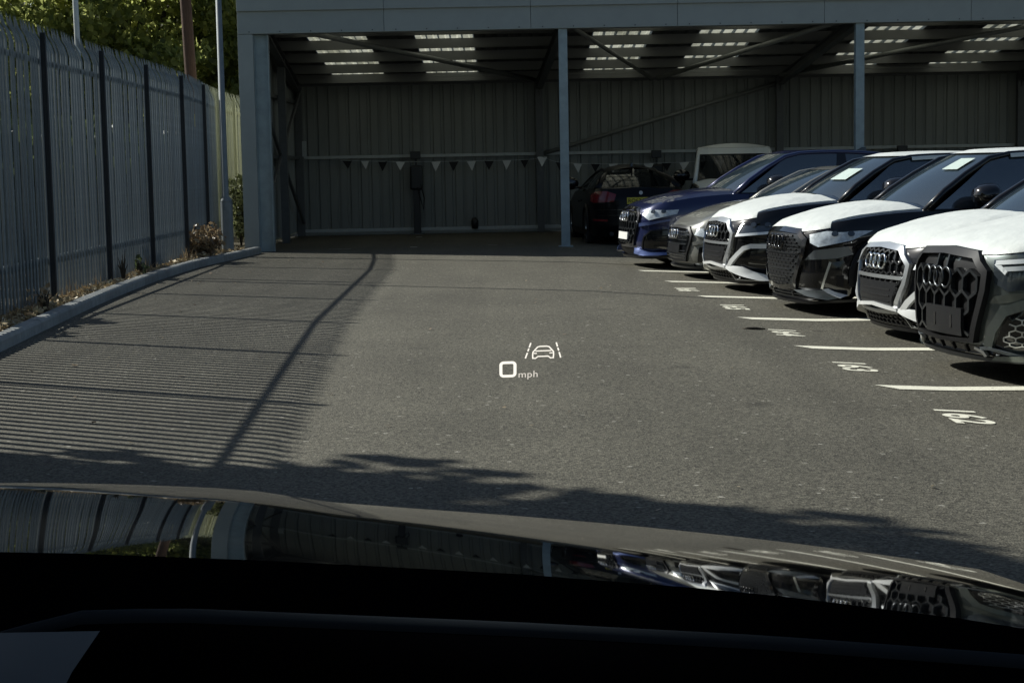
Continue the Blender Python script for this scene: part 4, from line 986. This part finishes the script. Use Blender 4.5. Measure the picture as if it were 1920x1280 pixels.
def front_ev(c):                          # electric suv: closed dark grille panel with rows of dashes
    gp = sym([(0, .90), (.44, .885), (.60, .80), (.57, .66), (.40, .34), (0, .31)])
    g = c.patch(gp, .016, .03, 'grille', M['gunmetal'])
    c.strip(gp, .05, .030, .04, 'grille_frame', M['gloss_black'], closed=True, parent=g)
    mb = MB(); z = .36; j = 0
    while z < .84:
        u = -.56 + (.05 if j % 2 else 0)
        while u < .56:
            if all(c.poly_in([(a * .9, .6 + (b - .6) * .9) for a, b in gp], u + d, z) for d in (0, .085)): c.strip([(u, z), (u + .085, z + .004)], .016, .030, .016, '', None, n=1, build=False, mb=mb)
            u += .105
        z += .034; j += 1
    o = mb.build('grille_dash', M['dkgrey'], g); o['kind'] = 'stuff'
    mb = MB()
    for z in (.42, .50, .58, .66, .74):
        c.strip([(-.5 * min(1, (z - .1) / .6), z), (.5 * min(1, (z - .1) / .6), z)], .010, .034, .02, '', None, build=False, mb=mb)
    mb.build('grille_bar', M['gunmetal'], g)
    c.rings(.775, .066, .055, M['gloss_black'], .012, g)
    headlamp(c, [(.64, .855), (1.10, .935), (1.42, .985), (1.34, .90), (1.10, .80), (.78, .735), (.68, .775)], False, 'lens')
    for sd in (1, -1):
        f = (lambda P: P) if sd > 0 else mir
        c.patch(f([(.58, .60), (.72, .70), (1.06, .74), (1.12, .66), (.95, .62)]), .030, .04, 'bumper_crease', M['satin'], res=.06, tilt=-.2)
        c.patch(f([(.80, .32), (.90, .58), (1.02, .60), (1.12, .42), (1.08, .22), (.98, .19)]), .006, .02, 'air_intake', M['gloss_black'])
        c.strip(f([(.80, .33), (.89, .585)]), .022, .03, .03, 'intake_trim', M['silver'])
        c.patch(f([(.80, .325), (.86, .335), (1.06, .245), (.985, .19)]), .020, .04, 'bumper_blade', M['white_trim'], res=.06, tilt=.7)
        c.patch(f([(.36, .305), (.80, .315), (.98, .185), (.86, .145), (.62, .20)]), .030, .04, 'bumper_blade', M['satin'], res=.06, tilt=.2)
        c.strip(f([(.98, .36), (.985, .46)]), .07, .03, .03, 'parking_sensor', M['black'])
    c.patch(sym([(0, .285), (.40, .28), (.86, .135), (.5, .10), (0, .10)]), .008, .02, 'lower_grille', M['gloss_black'])
    c.strip([(-.48, .225), (0, .225), (.48, .225)], .020, .030, .03, 'lower_bar', M['gunmetal']); c.strip([(-.66, .165), (0, .165), (.66, .165)], .020, .030, .03, 'lower_bar', M['gunmetal'])
    for u in (-.3, .3): c.strip([(u, .18), (u, .26)], .03, .034, .03, 'lower_fin', M['gunmetal'])
    c.strip([(-1.25, .14), (-.92, .115), (-.6, .07), (0, .065), (.6, .07), (.92, .115), (1.25, .14)], .05, .050, .08, 'front_splitter', M['dkgrey'])

def front_suv(c):                         # navy suv: black mesh grille, pale blue lower blades
    gp = sym([(0, .89), (.44, .87), (.56, .78), (.54, .64), (.44, .33), (0, .30)])
    g = c.patch(gp, .006, .02, 'grille', M['gloss_black'])
    c.hexes([(u * .94, .6 + (z - .6) * .94) for u, z in gp], .070, .020, .030, .022, 'grille_mesh', M['gunmetal'], g)
    c.strip(gp, .035, .030, .03, 'grille_frame', M['gloss_black'], closed=True, parent=g)
    c.rings(.76, .066, .05, M['chrome'], .010, g)
    p = c.patch([(-.26, .41), (.26, .41), (.26, .525), (-.26, .525)], .045, .02, 'number_plate', M['plate_w'], g)
    headlamp(c, [(.64, .80), (.70, .865), (1.28, .955), (1.20, .80), (.80, .715)], False, 'lens')
    for sd in (1, -1):
        f = (lambda P: P) if sd > 0 else mir
        c.patch(f([(.66, .26), (.70, .45), (.82, .545), (1.06, .56), (1.08, .26), (.9, .20)]), .006, .02, 'air_intake', M['gloss_black'])
        c.strip(f([(.66, .26), (.70, .46), (.82, .56), (1.07, .575)]), .02, .02, .02, 'intake_trim', M['dkgrey'])
        for z in (.32, .40, .48): c.strip(f([(.86, z), (1.06, z)]), .016, .02, .015, 'intake_rib', M['dkgrey'])
        c.strip(f([(.60, .645), (.80, .665), (1.1, .715)]), [.05, .03], .03, .04, 'bumper_crease', M['blue_trim'])
        c.patch(f([(.48, .28), (.60, .275), (.80, .20), (1.06, .20), (1.06, .15), (.72, .135), (.52, .17)]), .030, .05, 'bumper_blade', M['blue_trim'], res=.06, tilt=.7)
        c.strip(f([(.52, .125), (.9, .125), (1.15, .20)]), .022, .05, .04, 'lower_trim', M['blue_trim'])
    c.patch(sym([(0, .27), (.46, .27), (.50, .14), (0, .11)]), .006, .02, 'lower_grille', M['black'])
    c.strip([(-1.1, .10), (-.6, .08), (0, .075), (.6, .08), (1.1, .10)], .05, .05, .06, 'front_splitter', M['dkgrey'])

def front_hatch(c):                       # grey hatchback: wide low black grille and ribbed side intakes
    gp = sym([(0, .70), (.46, .69), (.56, .60), (.54, .50), (.44, .20), (0, .18)])
    g = c.patch(gp, .006, .02, 'grille', M['gloss_black'])
    for z in (.26, .31, .36, .46, .52, .58, .63): c.strip([(-.42 - .12 * (z - .2), z), (.42 + .12 * (z - .2), z)], .016, .026, .02, 'grille_bar', M['gunmetal'], parent=g)
    c.strip(gp, .03, .030, .03, 'grille_frame', M['dkgrey'], closed=True, parent=g)
    c.patch([(-.28, .33), (.28, .33), (.28, .45), (-.28, .45)], .035, .02, 'plate_holder', M['dkgrey'], g)
    c.rings(.60, .060, .045, M['chrome'], .010, g)
    headlamp(c, [(.62, .60), (.66, .705), (1.18, .775), (1.12, .64), (.80, .56)], False, 'lens')
    for sd in (1, -1):
        f = (lambda P: P) if sd > 0 else mir
        c.patch(f([(.66, .18), (.70, .42), (1.02, .46), (1.02, .18)]), .006, .02, 'air_intake', M['gloss_black'])
        for z in (.22, .27, .32, .37, .42): c.strip(f([(.80, z), (.98, z)]), .018, .026, .02, 'intake_rib', M['gunmetal'])
        c.strip(f([(.60, .47), (.76, .50), (1.1, .53)]), [.05, .03], .028, .04, 'bumper_crease', c.paint)
    c.strip([(-1.1, .13), (-.9, .09), (-.6, .075), (0, .07), (.6, .075), (.9, .09), (1.1, .13)], .045, .05, .06, 'front_splitter', M['gunmetal'])

PG = 'cars parked nose out along the numbered bays'
HD = Vector((-1, -.17)).normalized()
SUVS = dict(
    suv=spec(4.68, .945, 1.68, .88, 1.06, 1.45, 2.35, 3.75, 4.35, .60, (.92, 3.74), .365, FRT, fin=1, crown=.095),
    hatch=spec(4.05, .87, 1.46, .73, .95, 1.25, 2.05, 3.35, 3.85, .56, (.82, 3.38), .325, FRT, zs=.19, crown=.09),
    small=spec(4.20, .90, 1.53, .835, .99, 1.25, 2.0, 3.55, 4.0, .57, (.84, 3.44), .345, FRT, fin=1, crown=.10, zmap=[(0, .08), (.07, .125), (.30, .265), (.6, .56), (.9, .84), (1.2, 1.1)]),
    ev=spec(4.59, .93, 1.66, .885, 1.04, 1.30, 2.15, 3.75, 4.3, .58, (.90, 3.66), .375, FRT_UP, fin=1, crown=.10, zmap=[(0, .09), (.07, .125), (.30, .245), (.6, .565), (.9, .87), (1.2, 1.15)]),
    big=spec(5.06, .985, 1.74, .965, 1.12, 1.55, 2.4, 4.3, 4.8, .62, (.96, 3.95), .385, FRT_UP, fin=1, crown=.10, arch='paint_teal', zmap=[(0, .15), (.07, .19), (.30, .33), (.6, .60), (.935, .945), (1.2, 1.2)]),
)
def parked(kind, label, loc, front, paint, film=(), sc_=1.0, head=HD):
    c = Car(SUVS[kind], label, 'car', loc, head, PG, 0.0, film, paint); c.root.scale = (sc_, sc_, sc_)
    c.body(); c.cabin()
    if 'bonnet' in film: c.hood_film()
    front(c)
    return c
def paper(c, u0_, u1_, v0_, v1_, name='paper_notice'):
    rows = c.ws; n = 10
    def P(u, v):
        i = min(9, int(v * n)); k = min(9, int(u * n)); fu, fv = u * n - k, v * n - i
        return rows[i][k].lerp(rows[i][k + 1], fu).lerp(rows[i + 1][k].lerp(rows[i + 1][k + 1], fu), fv) + Vector((-.012, 0, .010))
    MB().grid([[P(lerp(u0_, u1_, a / 6), lerp(v0_, v1_, b / 6)) for a in range(7)] for b in range(7)]).build(name, M['paper'], c.root)

cA = parked('suv', 'navy blue suv with white front plate parked last by the shed post', (1.68, 25.1), front_suv, 'paint_blue')
cB = parked('hatch', 'low warm grey hatchback parked beside the navy suv', (2.18, 22.75), front_hatch, 'paint_grey')
cC = parked('small', 'black small suv with white film on bonnet and roof beside the grey hatchback', (2.42, 20.4), front_oct, 'paint_black', ('bonnet', 'roof'), 1.05)
cD = parked('ev', 'black suv with closed dashed grille and film covered bonnet behind number 164', (2.80, 17.78), front_ev, 'paint_black', ('bonnet', 'roof'), .99)
cE = parked('small', 'black small suv with chrome rings and film bonnet beside the large grey suv', (3.23, 15.08), front_oct, 'paint_black', ('bonnet', 'roof'), 1.05)
cF = parked('big', 'large grey green suv with dark scalloped grille nearest on the right', (3.18, 12.50), front_hex, 'paint_teal', ('bonnet', 'roof'), 1.0)
cI = parked('small', 'black small suv just right of the view in bay 162', (3.40, 9.98), front_oct, 'paint_black', ('bonnet', 'roof'))
paper(cC, .20, .46, .44, .70); paper(cD, .14, .34, .68, .90)

# car of the row standing in the shed, nose to the aisle, film on roof and bonnet
spG = spec(4.6, .93, 1.86, 1.0, 1.14, 1.15, 1.9, 3.8, 4.4, .68, (.90, 3.7), .375, FRT, fin=1, glass='glass_thin', pillar_film=True, header=1, rc=.075)
cG = Car(spG, 'dark suv with cream film on roof and pillars standing inside the shed', 'car', (4.30, 32.3), Vector((-.10, -.99)).normalized(), None, 0, ('bonnet', 'roof'), 'paint_black')
cG.body(); cG.cabin(); cG.hood_film(); front_suv(cG)
# black saloon nose in, its tail to the car park
spH = spec(4.75, .93, 1.40, .74, .96, 1.55, 2.35, 3.40, 4.30, .47, (.9, 3.75), .335, FRT, fin=1, glass='glass_thin', zr=1.03, rdrop=.04, zs=.18, rc=.085)
hh = Vector((-.06, .998)).normalized(); tail = Vector((2.44, 31.6)); nose = tail + hh * 4.75
cH = Car(spH, 'black saloon with red tail lights and yellow plate parked tail out in the shed', 'car', (nose.x, nose.y, 0.0), hh, None, 0, (), 'paint_saloon')
cH.root.scale = (1.0, 1.03, 1.055); cH.body(); cH.cabin()
UH = cH.U
for sd in (1, -1):
    f = lambda P: [(sd * (UH - u), z) for u, z in P]
    t = cH.patch(f([(.50, .80), (.46, .93), (.66, .985), (.98, .98), (1.14, .92), (1.12, .82), (.95, .78)]), .012, .02, 'tail_light', M['tail'], res=.05)
    cH.strip(f([(.52, .86), (.98, .87)]), .03, .016, .012, 'reflector_band', M['plate_w'] if False else M['tail'], parent=t)
    cH.patch(f([(.62, .44), (.98, .45), (.98, .49), (.62, .48)]), .010, .012, 'reflector', M['tail'], res=.08)
    mb = MB(); p = cH.W(sd * (UH - .55), .24, .02); mb.tube([p, p + Vector((-.2, 0, 0))], .04, 10); mb.build('exhaust', M['gunmetal'], cH.root)
pw = .26
pl_ = cH.patch([(UH - .0, .75)] and [(UH - pw, .755), (UH - .004, .755), (UH - .004, .87), (UH - pw, .87)], .014, .012, 'number_plate', M['plate_y'], res=.1)
pl2 = cH.patch([(-UH + pw, .755), (-UH + .004, .755), (-UH + .004, .87), (-UH + pw, .87)], .014, .012, 'number_plate', M['plate_y'], res=.1)
tm = text_mb('RO63 W', .095, 1.05)
xs_ = [v[0] for v in tm.v]; x_lo = min(xs_)
def on_tail(v):
    d = v[0] - x_lo - .235                    # 0 = plate centre, from the car's left as seen from behind
    u = -(UH - abs(d)) if d < 0 else (UH - d)
    return cH.W(u, .8125 + v[1], .018)
tm.v = [tuple(on_tail(v)) for v in tm.v]
tm.build('plate_lettering', M['black'], cH.root, recalc=False)
mb = MB(); q = cH.W(UH - .0005, .95, .012); mb.tube([q, q + Vector((.012, 0, 0))], .035, 14); mb.build('badge', M['silver'], cH.root)
for z in (.56, .66): cH.strip([(-(UH - .95), z), (-(UH - .004), z)], .014, .012, .01, 'bumper_crease', M['gloss_black']); cH.strip([((UH - .95), z), ((UH - .004), z)], .014, .012, .01, 'bumper_crease', M['gloss_black'])

# ------------------------------------------------------------------ the driver's car: bonnet, windscreen, dashboard
own = thing('own_car', 'charcoal car we sit in with glossy bonnet and black dashboard along the bottom', 'car', (-.37, 0, 0))
def OB(mb, name, m, parent=None, **k):
    mb.v = [(v[0] + .37, v[1], v[2]) for v in mb.v]; return mb.build(name, m, parent or own, **k)
EDGE = [(-1.30, 2.20), (-1.10, 2.36), (-.972, 2.42), (-.726, 2.378), (-.541, 2.357), (-.360, 2.335), (-.303, 2.275), (-.243, 2.22), (-.116, 2.201), (-.004, 2.191), (.161, 2.164), (.359, 2.121), (.486, 2.086), (.57, 2.06)]
EDGS = [(p.x, p.y) for p in catmull([(-1.30, 2.24, 0), (-.95, 2.35, 0), (-.72, 2.345, 0), (-.5, 2.31, 0), (-.3, 2.26, 0), (-.1, 2.21, 0), (.1, 2.172, 0), (.3, 2.133, 0), (.486, 2.086, 0), (.57, 2.06, 0)], 8)]
BS0 = catmull([(-1.3, .144, 0), (-.7, .146, 0), (-.3, .148, 0), (0, .151, 0), (.25, .143, 0), (.36, .142, 0), (.5, .146, 0), (.6, .148, 0)], 8); BK = catmull([(-1.3, .105, 0), (-.7, .105, 0), (-.2, .095, 0), (.05, .06, 0), (.25, .028, 0), (.6, .028, 0)], 8)
def bon_z(x, y):
    ye = interp(EDGS, x); t = ye - y
    s0_ = interp([(p.x, p.y) for p in BS0], x); k = interp([(p.x, p.y) for p in BK], x)
    ze = 1.02 - .045 * (x + .7) ** 2
    return ze + s0_ * t - k * t * t / 2 + .005 * (1 - sm(-.42, -.20, x)) * sm(-1.3, -1.1, x)
rows = []
for i in range(121):
    x = lerp(-1.30, .57, i / 120); ye = interp(EDGE, x); rows.append([(x, lerp(1.02, ye, j / 40), bon_z(x, lerp(1.02, ye, j / 40))) for j in range(41)])
mb = MB(); mb.grid(rows)
OB(mb, 'bonnet', M['bonnet'], smooth=True)
mb = MB()     # bonnet lip and nose below it
lip = [r[-1] for r in rows]; mb.grid([[(p[0], p[1] + .002, p[2] - .004) for p in lip], [(p[0], p[1] - .004, p[2] - .03) for p in lip]])
OB(mb, 'bonnet_lip', M['bonnet'], smooth=True)
mb = MB(); mb.grid([[(p[0], p[1] - .01, p[2] - .034) for p in lip], [(p[0] * .995, p[1] + .04, .78) for p in lip], [(p[0] * .99, p[1] + .05, .45) for p in lip], [(p[0] * .98, p[1] - .02, .22) for p in lip]]); OB(mb, 'front_bumper', M['gloss_black'], smooth=True)
for x, e in ((-1.30, 1), (.57, -1)):
    mb = MB(); mb.grid([[(x - .0 * e, y, bon_z(x, min(y, interp(EDGE, x)))) if k == 0 else (x - .03 * e, y, z_) for k, z_ in enumerate((0, .8, .45, .22))] for y in [lerp(1.02, interp(EDGE, x), j / 10) for j in range(11)]]); OB(mb, 'wing', M['bonnet'], smooth=True)
# scuttle, pillars, doors, roof: a closed cabin so the inside is dark
mb = MB(); mb.box(-1.28, .55, .98, 1.10, .86, 1.06); OB(mb, 'scuttle_panel', M['black'], bevel=.02)
mb = MB(); mb.box(-1.28, .55, -1.9, .30, 1.735, 1.76); OB(mb, 'roof_panel', M['gloss_black'], bevel=.01)
mb = MB(); mb.box(-1.26, .53, -1.9, .28, 1.715, 1.733); OB(mb, 'headlining', M['trim_in'])
for x0 in (-1.31, .55):
    mb = MB(); mb.box(x0, x0 + .03, -1.9, 1.0, .25, 1.10); OB(mb, 'door', M['gloss_black'])
    mb = MB(); mb.prism([(x0, 1.04, 1.08), (x0, .92, 1.08), (x0, .20, 1.74), (x0, .30, 1.74)], (.03, 0, 0)); OB(mb, 'screen_pillar', M['gloss_black'])
    mb = MB(); mb.box(x0, x0 + .03, -.95, -.80, 1.10, 1.74); mb.box(x0, x0 + .03, -1.9, -1.8, 1.10, 1.74); OB(mb, 'door_pillar', M['gloss_black'])
mb = MB(); mb.box(-1.31, .58, -1.95, -1.9, .25, 1.74); OB(mb, 'rear_panel', M['trim_in'])
mb = MB(); mb.box(-1.28, .55, -1.9, 1.0, .25, .30); OB(mb, 'cabin_floor', M['trim_in'])
# windscreen
def wp_(x, y): return Vector((x, y, 1.15 + .75 * (1.05 - y)))
mb = MB(); mb.grid([[wp_(x, y) for x in (-1.28, -.8, -.37, 0, .55)] for y in (1.05, .66, .27)])
wsc = OB(mb, 'windscreen', M['wscreen'])
# head-up display reflected in the windscreen: 0 mph and the lane symbol
HC = Vector((0.0080, .7635, 1.15 + .75 * (1.05 - .7635))); PXM = .000243; ET = Vector((0, -.8, .6)); NI = Vector((0, -.6, -.8))
def hp(px, py): return HC + Vector((1, 0, 0)) * ((px - 994.6) * PXM + (py - 675) * PXM * -.0186) + ET * (-(py - 675) * PXM / .583 + (px - 994.6) * PXM * .0186 / .583) + NI * .0008
def ribbon(mb, pts, w_, closed=False):
    P = [Vector(p) for p in pts]; N = len(P); rows = []
    for i, p in enumerate(P):
        a = P[(i - 1) % N] if closed or i else p; b = P[(i + 1) % N] if closed or i < N - 1 else p; d = (b - a).normalized(); n = Vector((-d.y, d.x)) * w_ / 2
        rows.append([hp(*(p + n)), hp(*(p - n))])
    if closed: rows.append(rows[0])
    mb.grid(rows); return mb
def rrect(cx, cy, a, b, r, n=6):
    o = []
    for (sx, sy, a0) in ((1, -1, -90), (1, 1, 0), (-1, 1, 90), (-1, -1, 180)):
        for k in range(n + 1):
            t = rad(a0 + 90 * k / n); o.append((cx + sx * (a - r) + r * math.cos(t), cy + sy * (b - r) + r * math.sin(t)))
    return o
mb = MB(); ribbon(mb, rrect(953.5, 697, 13.2, 14.6, 5.5), 5.6, True); OB(mb, 'speed_readout', M['hud'], wsc, recalc=False)
tm = text_mb('mph', 20.5, 1.06); xs_ = [v[0] for v in tm.v]
tm.v = [tuple(hp(991.5 + v[0] * 1.02, 709.5 - v[1])) for v in tm.v]; OB(tm, 'unit_lettering', M['hud_dim'], wsc, recalc=False)
mb = MB()
ribbon(mb, [(999.5, 676.2), (999.2, 668), (999.6, 662), (1004, 656.5), (1008, 651.6), (1012, 650.4), (1025, 650.4), (1029, 651.6), (1033, 656.5), (1037.4, 662), (1037.8, 668), (1037.5, 676.2)], 2.4)
ribbon(mb, [(1004, 659.8), (1033.2, 659.8)], 2.2); ribbon(mb, [(1001, 664.6), (1007, 664.8)], 2.0); ribbon(mb, [(1030, 664.8), (1036, 664.6)], 2.0)
ribbon(mb, [(999.6, 674.8), (1004.5, 675.4), (1009, 671.4), (1028, 671.4), (1032.6, 675.4), (1037.4, 674.8)], 2.4)
for (a, b) in (((995.4, 642.6), (992.6, 652)), ((992.0, 654), (990.2, 660)), ((989.4, 663), (985.8, 674.6)), ((1041.6, 643.2), (1044.4, 652)), ((1045, 654.4), (1047, 660.6)), ((1047.8, 663.6), (1051.2, 675.4))): ribbon(mb, [a, b], 2.6)
OB(mb, 'lane_symbol', M['hud'], wsc, recalc=False)
# dashboard: a broad pad under the screen, a hood in front of it and the lighter panel at its left
DL = [(-.90, 1.275), (-.50, 1.272), (-.246, 1.266), (-.124, 1.259), (-.002, 1.250), (.12, 1.238), (.243, 1.220), (.40, 1.19), (.55, 1.16)]
rows = []
for i in range(41):
    x = lerp(-1.28, .55, i / 40); z = interp(DL, x)
    pr = [(.98, z - .10), (.93, z - .045), (.87, z - .010), (.82, z), (.78, z - .003), (.72, z - .02), (.66, z - .05), (.60, z - .10), (.58, z - .25), (.58, .5)]
    rows.append([(x, y, zz) for y, zz in pr])
mb = MB(); mb.grid(rows); OB(mb, 'dashboard_pad', M['dash'], smooth=True)
HL = [(-.21, 1.272), (-.165, 1.2835), (-.129, 1.2838), (-.002, 1.276), (.093, 1.269), (.189, 1.260), (.30, 1.245), (.42, 1.21)]
rows = []
for i in range(31):
    x = lerp(-.205, .42, i / 30); z = interp(HL, x)
    rows.append([(x, y, z + d) for y, d in ((.66, -.02), (.645, -.006), (.628, 0), (.612, -.001), (.600, -.006), (.592, -.016), (.58, -.05), (.56, -.12))])
mb = MB(); mb.grid(rows); ih = OB(mb, 'instrument_hood', M['dash'], smooth=True)
mb = MB(); mb.tube([(r[2][0], r[2][1], r[2][2] - .001) for r in rows], .0048, 10); OB(mb, 'hood_highlight', M['dash_highlight'], ih, smooth=True)  # lighter bead painting the light caught along the hood's top edge
mb = MB(); mb.grid([[(x, y, z) for y, z in ((.60, 1.287), (.56, 1.284), (.50, 1.272), (.42, 1.24))] for x in (-.60, -.30, -.20, -.158, -.150)]); OB(mb, 'dashboard_side_panel', M['dash_grey'], smooth=True)
